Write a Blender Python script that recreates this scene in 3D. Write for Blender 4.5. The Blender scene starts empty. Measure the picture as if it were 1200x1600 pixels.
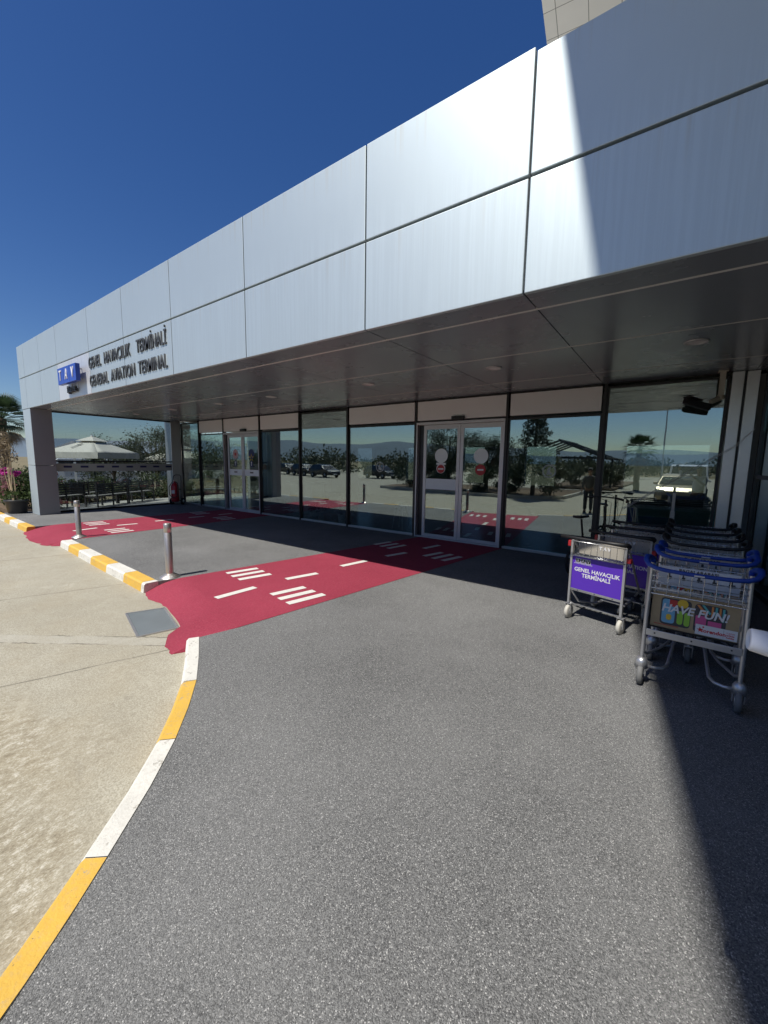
import bpy, bmesh, math, random
import numpy as np
from mathutils import Vector, Matrix, Euler
R = math.radians
SC = bpy.context.scene
COL = SC.collection
RNG = random.Random(7)

# ------------------------------------------------------------------ helpers
class MB:
    """collects simple shapes into one mesh"""
    def __init__(s): s.v = []; s.f = []; s.m = []; s.sm = []
    def _add(s, vs, fs, mi=0, smooth=False):
        b = len(s.v); s.v += [tuple(v) for v in vs]
        for f in fs:
            s.f.append([b + i for i in f]); s.m.append(mi); s.sm.append(smooth)
    def box(s, x0, x1, y0, y1, z0, z1, mi=0):
        v = [(x0,y0,z0),(x1,y0,z0),(x1,y1,z0),(x0,y1,z0),(x0,y0,z1),(x1,y0,z1),(x1,y1,z1),(x0,y1,z1)]
        s._add(v, [(0,3,2,1),(4,5,6,7),(0,1,5,4),(1,2,6,5),(2,3,7,6),(3,0,4,7)], mi)
    def rbox(s, M, sx, sy, sz, mi=0):
        v = [M @ Vector((x*sx/2, y*sy/2, z*sz/2)) for z in (-1,1) for x, y in ((-1,-1),(1,-1),(1,1),(-1,1))]
        s._add(v, [(0,3,2,1),(4,5,6,7),(0,1,5,4),(1,2,6,5),(2,3,7,6),(3,0,4,7)], mi)
    def quad(s, a, b, c, d, mi=0): s._add([a,b,c,d], [(0,1,2,3)], mi)
    def poly(s, pts, mi=0): s._add(pts, [tuple(range(len(pts)))], mi)
    def prism(s, pts, z0, z1, mi=0, bottom=True):
        n = len(pts)
        v = [(p[0],p[1],z0) for p in pts] + [(p[0],p[1],z1) for p in pts]
        f = [tuple(range(n, 2*n))] + [(i, (i+1) % n, n + (i+1) % n, n + i) for i in range(n)]
        if bottom: f.append(tuple(range(n-1, -1, -1)))
        s._add(v, f, mi)
    def bar(s, a, b, w, h, mi=0, up=(0,0,1)):
        a = Vector(a); b = Vector(b); d = (b - a); L = d.length; d.normalize()
        u = Vector(up)
        if abs(u.dot(d)) > .98: u = Vector((0,1,0))
        x = d.cross(u).normalized(); z = x.cross(d)
        v = [p + x*sx*w/2 + z*sz*h/2 for p in (a, b) for sx, sz in ((-1,-1),(1,-1),(1,1),(-1,1))]
        s._add(v, [(0,1,2,3),(7,6,5,4),(0,4,5,1),(1,5,6,2),(2,6,7,3),(3,7,4,0)], mi)
    def tube(s, pts, r, n=8, mi=0, caps=True):
        pts = [Vector(p) for p in pts]; rs = r if isinstance(r, (list, tuple)) else [r]*len(pts)
        rings = []; prev = None
        for i, p in enumerate(pts):
            t = ((pts[min(i+1, len(pts)-1)] - p).normalized() + (p - pts[max(i-1, 0)]).normalized())
            t = t.normalized() if t.length > 1e-6 else Vector((0,0,1))
            if prev is None:
                u = Vector((0,0,1)) if abs(t.z) < .9 else Vector((1,0,0))
                x = t.cross(u).normalized()
            else:
                x = (prev - t*prev.dot(t)); x = x.normalized() if x.length > 1e-6 else t.orthogonal().normalized()
            prev = x; y = t.cross(x)
            rings.append([p + (x*math.cos(2*math.pi*k/n) + y*math.sin(2*math.pi*k/n))*rs[i] for k in range(n)])
        vs = [v for rg in rings for v in rg]; fs = []
        for i in range(len(pts)-1):
            for k in range(n):
                fs.append((i*n+k, i*n+(k+1) % n, (i+1)*n+(k+1) % n, (i+1)*n+k))
        b = len(s.f); s._add(vs, fs, mi, True)
        if caps: s._add(rings[0], [tuple(range(n-1,-1,-1))], mi); s._add(rings[-1], [tuple(range(n))], mi)
    def lathe(s, prof, c=(0,0,0), n=24, mi=0, axis='z', smooth=True):
        vs = []; fs = []
        for r, z in prof:
            for k in range(n):
                a = 2*math.pi*k/n
                p = (r*math.cos(a), r*math.sin(a), z)
                if axis == 'x': p = (p[2], p[0], p[1])
                if axis == 'y': p = (p[0], p[2], p[1])
                vs.append((p[0]+c[0], p[1]+c[1], p[2]+c[2]))
        m = len(prof)
        for i in range(m-1):
            for k in range(n):
                fs.append((i*n+k, i*n+(k+1) % n, (i+1)*n+(k+1) % n, (i+1)*n+k))
        s._add(vs, fs, mi, smooth)
    def disc(s, c, r, n=24, mi=0, axis='y', sx=1.0):
        pts = []
        for k in range(n):
            a = 2*math.pi*k/n; u, w = r*sx*math.cos(a), r*math.sin(a)
            pts.append((c[0]+u, c[1], c[2]+w) if axis == 'y' else (c[0]+u, c[1]+w, c[2]))
        s.poly(pts, mi)
    def mesh(s, name, mats):
        me = bpy.data.meshes.new(name)
        me.from_pydata(s.v, [], s.f)
        for m in (mats if isinstance(mats, (list, tuple)) else [mats]): me.materials.append(m)
        me.polygons.foreach_set('material_index', s.m); me.polygons.foreach_set('use_smooth', s.sm)
        me.update(); return me
    def build(s, name, mats, parent=None, bevel=0.0, seg=2, fix=True):
        me = s.mesh(name, mats)
        if fix:
            bm = bmesh.new(); bm.from_mesh(me); bmesh.ops.recalc_face_normals(bm, faces=bm.faces); bm.to_mesh(me); bm.free()
        return link(name, me, parent, bevel, seg)

def link(name, me, parent=None, bevel=0.0, seg=2):
    o = bpy.data.objects.new(name, me); COL.objects.link(o)
    if parent: o.parent = parent
    if bevel:
        b = o.modifiers.new('bevel', 'BEVEL'); b.width = bevel; b.segments = seg; b.limit_method = 'ANGLE'; b.angle_limit = R(40)
    return o
def tag(o, label=None, cat=None, group=None, kind=None):
    if label: o['label'] = label
    if cat: o['category'] = cat
    if group: o['group'] = group
    if kind: o['kind'] = kind
    return o
def thing(name, label, cat, loc=(0,0,0), rz=0, group=None):
    o = bpy.data.objects.new(name, None); COL.objects.link(o); o.empty_display_size = .2
    o.location = loc; o.rotation_euler = (0,0,rz)
    return tag(o, label, cat, group)
def copy_tree(o, parent=None):
    c = o.copy(); COL.objects.link(c)
    if parent: c.parent = parent
    for ch in list(o.children): copy_tree(ch, c)
    return c
def text_mesh(body, size, mats, extrude=.004, bold=0.0, xs=1.0, align='CENTER', shear=0.0, spacing=1.0, smallcaps=None):
    cu = bpy.data.curves.new('lettering', 'FONT'); cu.body = body; cu.size = size; cu.extrude = extrude
    cu.offset = bold; cu.align_x = align; cu.align_y = 'CENTER'; cu.shear = shear; cu.space_character = spacing; cu.resolution_u = 3
    o = bpy.data.objects.new('lettering', cu); COL.objects.link(o)
    bpy.context.view_layer.update()
    me = bpy.data.meshes.new_from_object(o.evaluated_get(bpy.context.evaluated_depsgraph_get()))
    bpy.data.objects.remove(o); bpy.data.curves.remove(cu)
    me.name = 'lettering'; me.transform(Matrix.Diagonal((xs,1,1,1)))
    me.transform(Matrix.Rotation(R(90), 4, 'X'))          # stands up, faces -Y
    me.materials.clear()
    for m in (mats if isinstance(mats, (list, tuple)) else [mats]): me.materials.append(m)
    return me
def text(body, loc, size, mat, parent=None, name='lettering', rz=0, **k):
    o = link(name, text_mesh(body, size, mat, **k), parent); o.location = loc; o.rotation_euler = (0,0,rz); return o

# ------------------------------------------------------------------ materials
class NT:
    def __init__(s, name):
        s.mat = bpy.data.materials.new(name); s.mat.use_nodes = True; s.t = s.mat.node_tree; s.n = s.t.nodes
        s.n.clear(); s.out = s.n.new('ShaderNodeOutputMaterial')
    def node(s, typ, **k):
        nd = s.n.new(typ)
        for a, b in k.items(): setattr(nd, a, b)
        return nd
    def l(s, a, b): s.t.links.new(a, b)
    def coord(s, which='Object', scale=(1,1,1), loc=(0,0,0)):
        tc = s.node('ShaderNodeTexCoord'); mp = s.node('ShaderNodeMapping'); s.l(tc.outputs[which], mp.inputs[0])
        mp.inputs['Scale'].default_value = scale; mp.inputs['Location'].default_value = loc; return mp.outputs[0]
    def geo(s, scale=(1,1,1)):
        g = s.node('ShaderNodeNewGeometry'); mp = s.node('ShaderNodeMapping'); s.l(g.outputs['Position'], mp.inputs[0])
        mp.inputs['Scale'].default_value = scale; return mp.outputs[0]
    def noise(s, vec, scale, detail=4, rough=.55, dist=0.0):
        n = s.node('ShaderNodeTexNoise'); s.l(vec, n.inputs['Vector']); n.inputs['Scale'].default_value = scale
        n.inputs['Detail'].default_value = detail; n.inputs['Roughness'].default_value = rough; n.inputs['Distortion'].default_value = dist
        return n.outputs['Fac']
    def ramp(s, fac, stops, interp='LINEAR'):
        r = s.node('ShaderNodeValToRGB'); s.l(fac, r.inputs[0]); cr = r.color_ramp; cr.interpolation = interp
        while len(cr.elements) < len(stops): cr.elements.new(.5)
        for e, (p, c) in zip(cr.elements, stops):
            e.position = p; e.color = (c, c, c, 1) if isinstance(c, (int, float)) else (*c, 1)
        return r.outputs[0]
    def mix(s, fac, a, b, blend='MIX'):
        m = s.node('ShaderNodeMix', data_type='RGBA', blend_type=blend)
        for i, x in ((0, fac), (6, a), (7, b)):
            if hasattr(x, 'type') and hasattr(x, 'is_linked'): s.l(x, m.inputs[i])
            else: m.inputs[i].default_value = x if i == 0 else (*x, 1)
        return m.outputs[2]
    def math(s, op, a, b=None, c=None):
        m = s.node('ShaderNodeMath', operation=op)
        for i, x in enumerate((a, b, c)):
            if x is None: continue
            if hasattr(x, 'is_linked'): s.l(x, m.inputs[i])
            else: m.inputs[i].default_value = x
        return m.outputs[0]
    def bsdf(s, color=None, rough=.5, metal=0.0, spec=.5, normal=None, **k):
        b = s.node('ShaderNodeBsdfPrincipled')
        for key, x in (('Base Color', color), ('Roughness', rough), ('Metallic', metal), ('Specular IOR Level', spec), ('Normal', normal)):
            if x is None: continue
            if hasattr(x, 'is_linked'): s.l(x, b.inputs[key])
            else: b.inputs[key].default_value = (*x, 1) if isinstance(x, tuple) else x
        for key, x in k.items(): b.inputs[key].default_value = x
        s.l(b.outputs[0], s.out.inputs[0]); return b
    def bump(s, h, strength=.3, dist=.01):
        b = s.node('ShaderNodeBump'); s.l(h, b.inputs['Height']); b.inputs['Strength'].default_value = strength; b.inputs['Distance'].default_value = dist
        return b.outputs[0]

def simple(name, color, rough=.5, metal=0.0, var=.12, scale=9.0, spec=.5, bump=0.0):
    t = NT(name); c = t.coord()
    n = t.noise(c, scale, 5, .6)
    col = t.mix(n, tuple(x*(1-var) for x in color), tuple(min(1, x*(1+var)) for x in color))
    rg = t.math('MULTIPLY_ADD', n, .16, rough-.08)
    t.bsdf(col, rg, metal, spec, t.bump(n, bump, .01) if bump else None)
    return t.mat

def mat_grain(name, dark, light, fleck, fleck_amt=.07, scale=150.0, rough=.82):
    """resin bound stone grain surfacing: tinted grains with pale flecks"""
    t = NT(name); g = t.geo()
    v = t.node('ShaderNodeTexVoronoi'); t.l(g, v.inputs['Vector']); v.inputs['Scale'].default_value = scale
    sep = t.node('ShaderNodeSeparateColor'); t.l(v.outputs['Color'], sep.inputs[0])
    big = t.noise(g, .55, 4, .6); mid = t.noise(g, 70, 3, .65)
    base = t.mix(sep.outputs[0], dark, light)
    base = t.mix(t.ramp(sep.outputs[1], [(0, 0.0), (1-fleck_amt, 0.0), (1-fleck_amt+.01, 1.0)], 'CONSTANT'), base, fleck)
    base = t.mix(t.math('MULTIPLY', t.ramp(mid, [(.35, 0.0), (.65, 1.0)]), .4), base, tuple(x*.55 for x in dark))
    base = t.mix(t.ramp(big, [(.35, .0), (.72, .22)]), base, tuple(min(1, x*1.5+.02) for x in light))
    h = t.math('SUBTRACT', 1.0, v.outputs['Distance'])
    h = t.math('ADD', h, t.math('MULTIPLY', sep.outputs[2], .8))
    t.bsdf(base, rough, 0, .35, t.bump(h, .55, .004))
    return t.mat

def mat_concrete():
    t = NT('road_concrete'); g = t.geo()
    n1 = t.noise(g, .45, 5, .6); n2 = t.noise(g, 3.1, 6, .65, .4); n3 = t.noise(g, 95, 5, .8)
    base = t.mix(t.ramp(n1, [(.3, 0), (.7, 1)]), (.46,.435,.35), (.56,.535,.44))
    base = t.mix(t.math('MULTIPLY', t.ramp(n2, [(.35, 0), (.75, 1)]), .45), base, (.34,.30,.225))
    base = t.mix(t.math('MULTIPLY', t.ramp(n3, [(.38, 0), (.62, 1)]), .72), base, (.20,.175,.125))
    # worn, flaking zone with paler paste and brown aggregate
    gs = t.node('ShaderNodeSeparateXYZ'); t.l(g, gs.inputs[0]); X, Y = gs.outputs[0], gs.outputs[1]
    fl = t.noise(t.geo((1.0,1.5,1)), 1.0, 3, .5)
    zx = t.math('SUBTRACT', 1.0, t.math('MULTIPLY', t.math('ABSOLUTE', t.math('ADD', X, 2.95)), .62))
    zy = t.math('SUBTRACT', 1.0, t.math('MULTIPLY', t.math('ABSOLUTE', t.math('SUBTRACT', Y, .1)), 1.0))
    zone = t.math('MINIMUM', zx, zy)
    zone = t.math('ADD', zone, t.math('MULTIPLY', t.math('SUBTRACT', fl, .5), 1.6))
    zone = t.ramp(zone, [(.25, 0), (.6, 1)])
    fn = t.math('ADD', t.math('MULTIPLY', t.noise(t.geo((1.5,.75,1)), 85, 6, .75, .1), .55), t.math('MULTIPLY', t.noise(t.geo((1.4,.8,1)), 17, 5, .7, .2), .45))
    worn = t.ramp(fn, [(.38, (.17,.135,.085)), (.47, (.33,.285,.20)), (.53,(.44,.40,.30)), (.58, (.72,.69,.60))])
    base = t.mix(t.math('MULTIPLY', zone, .66), base, worn)
    bz = t.noise(g, 1.3, 4, .6)
    base = t.mix(t.math('MULTIPLY', t.ramp(bz, [(.5, 0), (.68, 1)]), .16), base, (.40,.335,.22))
    # patches elsewhere
    pn = t.noise(t.geo((.7,1.4,1)), 1.7, 6, .6, 1.2)
    base = t.mix(t.math('MULTIPLY', t.ramp(pn, [(.64, 0), (.7, 1)]), .3), base, (.55,.52,.42))
    base = t.mix(t.math('MULTIPLY', t.ramp(pn, [(.28, 1), (.36, 0)]), .35), base, (.21,.19,.15))
    # transverse joints about every three metres
    wob = t.math('MULTIPLY', t.math('SUBTRACT', t.noise(g, 2.2, 4, .6), .5), .07)
    u = t.math('ADD', t.math('ADD', t.math('MULTIPLY_ADD', Y, -.36, 4.66), X), wob)
    fr = t.math('ABSOLUTE', t.math('SUBTRACT', t.math('FRACT', t.math('ADD', t.math('DIVIDE', u, 2.95), 100.5)), .5))
    jn = t.math('MULTIPLY', t.ramp(fr, [(0, 1.0), (.0022, 1.0), (.0042, 0.0)]), t.ramp(t.noise(g, 3.5, 3), [(.3, .25), (.6, .95)]))
    base = t.mix(jn, base, (.06,.052,.04))
    # long patched trench strip with cracked edges
    w2 = t.math('MULTIPLY', t.math('SUBTRACT', t.noise(g, 4.0, 4, .7), .5), .12)
    q = t.math('ADD', t.math('ADD', t.math('MULTIPLY_ADD', X, -.72, Y), -5.05), w2)
    pq = t.math('ABSOLUTE', t.math('ADD', q, .11))
    strip = t.math('MULTIPLY', t.ramp(pq, [(.10, 1), (.13, 0)]), t.ramp(t.math('ABSOLUTE', t.math('ADD', X, 8.0)), [(0,1),(1,1)]))
    base = t.mix(t.math('MULTIPLY', strip, t.math('MULTIPLY', t.noise(g, 9, 5, .7), .55)), base, (.50,.49,.44))
    ck = t.math('MULTIPLY', t.ramp(t.math('ABSOLUTE', t.math('SUBTRACT', pq, .115)), [(0, 1), (.006, .95), (.014, 0)]), t.ramp(t.noise(g, 2.6, 3), [(.42, 0), (.55, .8)]))
    base = t.mix(ck, base, (.11,.10,.08))
    h = t.math('ADD', t.math('MULTIPLY', n3, .5), t.math('MULTIPLY', t.math('MULTIPLY', fn, zone), 1.6))
    t.bsdf(base, .9, 0, .25, t.bump(h, .45, .012))
    return t.mat

def mat_paint(name, col, chip=(.34,.32,.27), amt=.36):
    t = NT(name); g = t.geo()
    n = t.noise(g, 11, 8, .78); n2 = t.noise(g, 5, 6, .7); n3 = t.noise(g, 75, 3, .6); n4 = t.noise(t.geo((1,1,.4)), 32, 5, .7)
    c = t.mix(t.math('MULTIPLY', t.ramp(n2, [(.3, 0), (.75, 1)]), .5), col, tuple(x*.66 for x in col))
    c = t.mix(t.math('MULTIPLY', t.ramp(n4, [(.5, 0), (.75, 1)]), .35), c, (.36,.33,.27))
    c = t.mix(t.ramp(n, [(amt-.02, 1), (amt+.02, 0)]), c, chip)
    c = t.mix(t.ramp(n3, [(.26, .85), (.31, 0)]), c, (.12,.11,.10))
    t.bsdf(c, .75, 0, .3, t.bump(t.math('ADD', n3, n), .4, .006)); return t.mat

def mat_silver(name, base=(.62,.65,.69), rough=.42, metal=.85, streak=.35):
    t = NT(name)
    st = t.noise(t.geo((7.0,7.0,.22)), 1.6, 6, .68); sp = t.noise(t.geo(), 220, 2, .5); cl = t.noise(t.geo((.6,.6,.9)), 1.1, 4, .6)
    hz = t.noise(t.geo((26,26,.6)), 1.0, 5, .7)
    c = t.mix(t.math('MULTIPLY', t.ramp(st, [(.42, 0), (.75, 1)]), streak), base, tuple(min(1, x*1.22) for x in base))
    c = t.mix(t.math('MULTIPLY', t.ramp(hz, [(.55, 0), (.85, 1)]), .06), c, tuple(x*.78 for x in base))
    c = t.mix(t.math('MULTIPLY', t.ramp(cl, [(.35, 0), (.7, 1)]), .12), c, tuple(x*.8 for x in base))
    gz = t.node('ShaderNodeSeparateXYZ'); t.l(t.geo(), gz.inputs[0])
    dn = t.noise(t.geo((22,22,.15)), 1.0, 4, .7)
    for zt in (4.125, 5.07):
        fall = t.ramp(t.math('MULTIPLY', t.math('SUBTRACT', zt, gz.outputs[2]), 2.2), [(0, 0), (.0005, 1), (.75, 0), (1, 0)])
        c = t.mix(t.math('MULTIPLY', t.math('MULTIPLY', fall, t.ramp(dn, [(.54, 0), (.68, 1)])), .32), c, (.50,.45,.35))
    up = t.ramp(t.math('MULTIPLY', t.math('SUBTRACT', gz.outputs[2], 4.15), 1.6), [(0, 1), (.6, 0), (1, 0)])
    c = t.mix(t.math('MULTIPLY', t.math('MULTIPLY', up, t.ramp(hz, [(.45, 0), (.6, 1)])), .2), c, tuple(min(1, x*1.25) for x in base))
    rg = t.math('ADD', t.math('MULTIPLY_ADD', st, .05, rough-.025), t.math('MULTIPLY', t.math('SUBTRACT', sp, .5), .08))
    t.bsdf(c, rg, metal, .5, t.bump(sp, .03, .002)); return t.mat

def mat_glass(name, tint=(.66,.735,.72), r0=.27, refl=(.80,.90,.90)):
    t = NT(name)
    tr = t.node('ShaderNodeBsdfTransparent'); tr.inputs[0].default_value = (*tint, 1)
    gl = t.node('ShaderNodeBsdfGlossy'); gl.inputs['Roughness'].default_value = 0.0; gl.inputs['Color'].default_value = (*refl, 1)
    lw = t.node('ShaderNodeLayerWeight'); lw.inputs['Blend'].default_value = .5
    f = t.math('MULTIPLY_ADD', t.math('POWER', lw.outputs['Facing'], 3.0), .62, r0)
    # panes are never perfectly flat nor perfectly clean
    n = t.noise(t.geo(), .9, 2, .5); t.l(t.bump(n, .012, .05), gl.inputs['Normal'])
    m = t.node('ShaderNodeMixShader'); t.l(f, m.inputs[0]); t.l(tr.outputs[0], m.inputs[1]); t.l(gl.outputs[0], m.inputs[2])
    t.l(m.outputs[0], t.out.inputs[0]); return t.mat

def mat_leaf(name, cols, transl=.3, rough=.55, nscale=1.3):
    t = NT(name); g = t.geo()
    n = t.noise(g, nscale, 3, .6); v = t.node('ShaderNodeTexWhiteNoise'); t.l(t.geo((40,40,40)), v.inputs[0])
    c = t.ramp(t.math('ADD', t.math('MULTIPLY', n, .75), t.math('MULTIPLY', v.outputs[0], .25)), [(.28, cols[0]), (.5, cols[1]), (.72, cols[2])])
    b = t.bsdf(c, rough, 0, .35)
    tl = t.node('ShaderNodeBsdfTranslucent'); t.l(c, tl.inputs[0])
    m = t.node('ShaderNodeMixShader'); m.inputs[0].default_value = transl
    t.l(b.outputs[0], m.inputs[1]); t.l(tl.outputs[0], m.inputs[2]); t.l(m.outputs[0], t.out.inputs[0]); return t.mat

def mat_tiles():
    t = NT('cream_soffit_tile'); c = t.coord(loc=(.497,.32,0))
    br = t.node('ShaderNodeTexBrick'); t.l(c, br.inputs['Vector']); br.offset = 0.0
    br.inputs['Scale'].default_value = 1.0; br.inputs['Mortar Size'].default_value = .007; br.inputs['Mortar Smooth'].default_value = 0.0
    br.inputs['Brick Width'].default_value = .61; br.inputs['Row Height'].default_value = .61
    n = t.noise(c, 5, 5, .6)
    br.inputs['Color1'].default_value = (.80,.79,.73,1); br.inputs['Color2'].default_value = (.84,.83,.77,1); br.inputs['Mortar'].default_value = (.22,.215,.20,1)
    col = t.mix(t.math('MULTIPLY', n, .25), br.outputs['Color'], (.60,.59,.54))
    t.bsdf(col, .75, 0, .3); return t.mat

M = {}
M['pavement'] = mat_grain('grey_stone_grain', (.046,.047,.048), (.295,.297,.29), (.54,.535,.515), .055, 255)
M['red'] = mat_grain('red_stone_grain', (.22,.020,.042), (.42,.050,.090), (.52,.17,.20), .05, 255)
M['concrete'] = mat_concrete()
M['white_paint'] = mat_paint('worn_white_paint', (.76,.745,.68), (.40,.38,.33), .40)
M['yellow_paint'] = mat_paint('worn_yellow_paint', (.76,.47,.085), (.42,.35,.24), .39)
M['mark'] = mat_paint('white_marking_paint', (.76,.74,.69), (.45,.2,.2), .27)
M['silver'] = mat_silver('silver_composite_panel', (.56,.635,.66), .53, .62, .05)
M['silver_white'] = mat_silver('repainted_silver_panel', (.74,.75,.76), .5, .55, .2)
M['soffit'] = simple('grey_soffit_panel', (.25,.28,.32), .27, .3, .015, .8)
M['shade_grey'] = simple('column_shade_grey', (.26,.265,.285), .45, .2, .06, 1.5)  # darker silver tone, shade of the column's right face put into the colour
M['roof_pale'] = simple('pale_roof_membrane', (.55,.55,.53), .8, 0, .08, 1)
M['header'] = simple('beige_header_panel', (.86,.865,.85), .5, 0, .04, 2)
M['black'] = simple('black_gasket', (.012,.012,.013), .45, 0, .2, 20)
M['dark_metal'] = simple('dark_anodised_metal', (.05,.053,.058), .4, .5, .1, 10)
M['alu'] = simple('brushed_aluminium', (.56,.56,.56), .38, .75, .08, 14)
M['alu_light'] = simple('pale_aluminium_frame', (.60,.60,.60), .42, .35, .05, 12)
M['steel'] = simple('stainless_steel', (.55,.51,.47), .40, .85, .08, 30)
M['chrome'] = simple('galvanised_wire', (.62,.62,.62), .28, .95, .06, 40)
M['glass'] = mat_glass('solar_glass')
M['end_glass'] = mat_glass('screen_glass', (.72,.77,.80), .06)
M['frost'] = simple('frosted_film', (.42,.47,.46), .6, 0, .06, 6)
M['band'] = simple('white_safety_band', (.78,.86,.85), .55, 0, .05, 6)
M['sticker_red'] = simple('red_sticker', (.42,.015,.02), .45, 0, .08, 30)
M['sticker_white'] = simple('white_sticker', (.75,.75,.75), .45, 0, .04, 30)
M['navy'] = simple('navy_sticker', (.02,.03,.12), .45, 0, .1, 30)
M['yellow_st'] = simple('yellow_sticker', (.6,.45,.03), .45, 0, .1, 30)
M['pink_st'] = simple('pale_pink_sticker', (.55,.38,.38), .45, 0, .1, 30)
M['logo_blue'] = simple('blue_sign_face', (.035,.085,.42), .35, 0, .05, 5)
M['letter'] = simple('dark_grey_letter', (.085,.088,.092), .5, .2, .1, 8)
M['white_plastic'] = simple('white_plastic', (.75,.74,.71), .4, 0, .04, 10)
M['cam_white'] = simple('ivory_bracket', (.52,.48,.40), .45, 0, .06, 10)
M['lamp_face'] = simple('downlight_lens', (.80,.80,.78), .35, 0, .04, 10)
M['floor_in'] = simple('interior_floor_tile', (.33,.32,.30), .25, 0, .06, 3)
M['wall_in'] = simple('interior_wall_paint', (.38,.38,.36), .7, 0, .05, 2)
M['ceil_in'] = simple('interior_ceiling', (.45,.45,.44), .8, 0, .04, 2)
M['teal'] = simple('teal_counter', (.24,.50,.47), .5, 0, .1, 3)
M['tile'] = mat_tiles()
M['cream'] = simple('cream_render', (.52,.49,.42), .8, 0, .08, 2)
M['purple'] = simple('purple_plate', (.095,.030,.42), .38, 0, .05, 8)
M['plate_back'] = simple('grey_beige_panel', (.42,.39,.33), .5, 0, .06, 8)
M['kraft'] = simple('kraft_paper_print', (.40,.30,.17), .5, 0, .16, 12)
M['blue_rubber'] = simple('blue_handle_rubber', (.008,.048,.30), .45, 0, .1, 20)
M['black_rubber'] = simple('black_rubber', (.014,.014,.015), .5, 0, .15, 20)
M['grey_tyre'] = simple('grey_rubber_tyre', (.16,.16,.155), .65, 0, .1, 20)
M['pale_tyre'] = simple('cream_rubber_tyre', (.52,.50,.44), .6, 0, .08, 20)
M['red_clip'] = simple('red_plastic', (.40,.02,.025), .4, 0, .1, 20)
M['red_paint'] = simple('red_gloss_paint', (.42,.012,.03), .3, 0, .08, 6)
M['ext_black'] = simple('extinguisher_hose', (.02,.02,.02), .5, 0, .1, 10)
M['soil'] = simple('dry_soil', (.16,.115,.075), .95, 0, .25, 5, .2, .5)
M['terrain'] = simple('dry_grassland', (.20,.17,.10), .95, 0, .3, .05, .2)
M['hill'] = simple('hazy_hill', (.14,.18,.215), .95, 0, .25, .002, .1)  # bluish distance haze is mixed into the base colour
M['terrace'] = simple('pale_terrace_paving', (.47,.45,.38), .85, 0, .12, 1.5, .25)
M['bark'] = simple('bark', (.13,.10,.075), .9, 0, .3, 12, .2, .6)
M['cane'] = simple('dry_cane', (.42,.33,.20), .8, 0, .2, 15)
M['dry_leaf'] = mat_leaf('dry_palm_leaf', [(.16,.12,.07), (.26,.20,.12), (.34,.28,.18)], .2)
M['palm'] = mat_leaf('palm_leaf', [(.018,.036,.016), (.035,.065,.026), (.06,.10,.04)], .25)
M['olive'] = mat_leaf('olive_leaf', [(.05,.062,.03), (.10,.115,.062), (.17,.18,.11)], .25)
M['green'] = mat_leaf('shrub_leaf', [(.025,.045,.012), (.055,.09,.024), (.10,.14,.045)], .3)
M['scrub'] = mat_leaf('scrub_leaf', [(.030,.042,.022), (.055,.068,.036), (.09,.10,.06)], .2)
M['hedge'] = mat_leaf('hedge_leaf', [(.055,.075,.028), (.11,.135,.055), (.18,.20,.10)], .3)
M['dark_green'] = mat_leaf('conifer_leaf', [(.016,.030,.014), (.03,.05,.022), (.05,.075,.03)], .15)
M['magenta'] = mat_leaf('bougainvillea_petal', [(.36,.01,.20), (.52,.03,.32), (.65,.10,.42)], .4)
M['pinkish'] = mat_leaf('faded_petal', [(.22,.08,.10), (.32,.15,.16), (.40,.25,.24)], .4)
M['pot'] = simple('black_plastic_pot', (.028,.029,.032), .5, 0, .12, 8)
M['terracotta'] = simple('terracotta_pot', (.26,.11,.06), .7, 0, .12, 8)
M['canvas'] = simple('cream_canvas', (.66,.62,.50), .8, 0, .05, 3)
M['bench_wood'] = simple('dark_bench_timber', (.045,.042,.038), .6, 0, .15, 10)
M['bench_seat'] = simple('sunlit_bench_seat', (.38,.36,.31), .5, 0, .15, 10)  # paler than the backrest: sunlight on the seat tops is put into the colour
M['car_gold'] = simple('champagne_car_paint', (.36,.30,.20), .3, .45, .04, 2)
M['car_white'] = simple('white_car_paint', (.70,.70,.70), .28, 0, .04, 2)
M['car_dark'] = simple('dark_car_paint', (.02,.022,.026), .25, .2, .1, 2)
M['car_glass'] = simple('car_window', (.012,.014,.016), .06, 0, .1, 2, .8)
M['tyre'] = simple('car_tyre', (.02,.02,.02), .8, 0, .1, 20)
M['lamp_glass'] = simple('headlight_lens', (.6,.62,.62), .12, .3, .05, 4)
M['skin'] = simple('skin', (.42,.25,.17), .55, 0, .08, 12)
M['shirt'] = simple('white_cotton_shirt', (.70,.71,.73), .85, 0, .06, 14)
M['jeans'] = simple('dark_trousers', (.03,.035,.05), .85, 0, .2, 20)
M['hair'] = simple('dark_hair', (.02,.015,.012), .6, 0, .2, 40)
M['shoe'] = simple('dark_shoe', (.03,.025,.02), .5, 0, .2, 20)
M['olive_shirt'] = simple('grey_shirt', (.12,.12,.11), .85, 0, .1, 14)
M['paper'] = simple('white_paper', (.78,.79,.82), .7, 0, .03, 30, .3, .05)
M['drain'] = simple('grey_steel_plate', (.22,.25,.26), .5, .35, .16, 4)
M['roof_grey'] = simple('grey_roof_sheet', (.22,.24,.25), .6, .1, .1, 1)
M['red_tyre'] = M['tyre']

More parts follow.
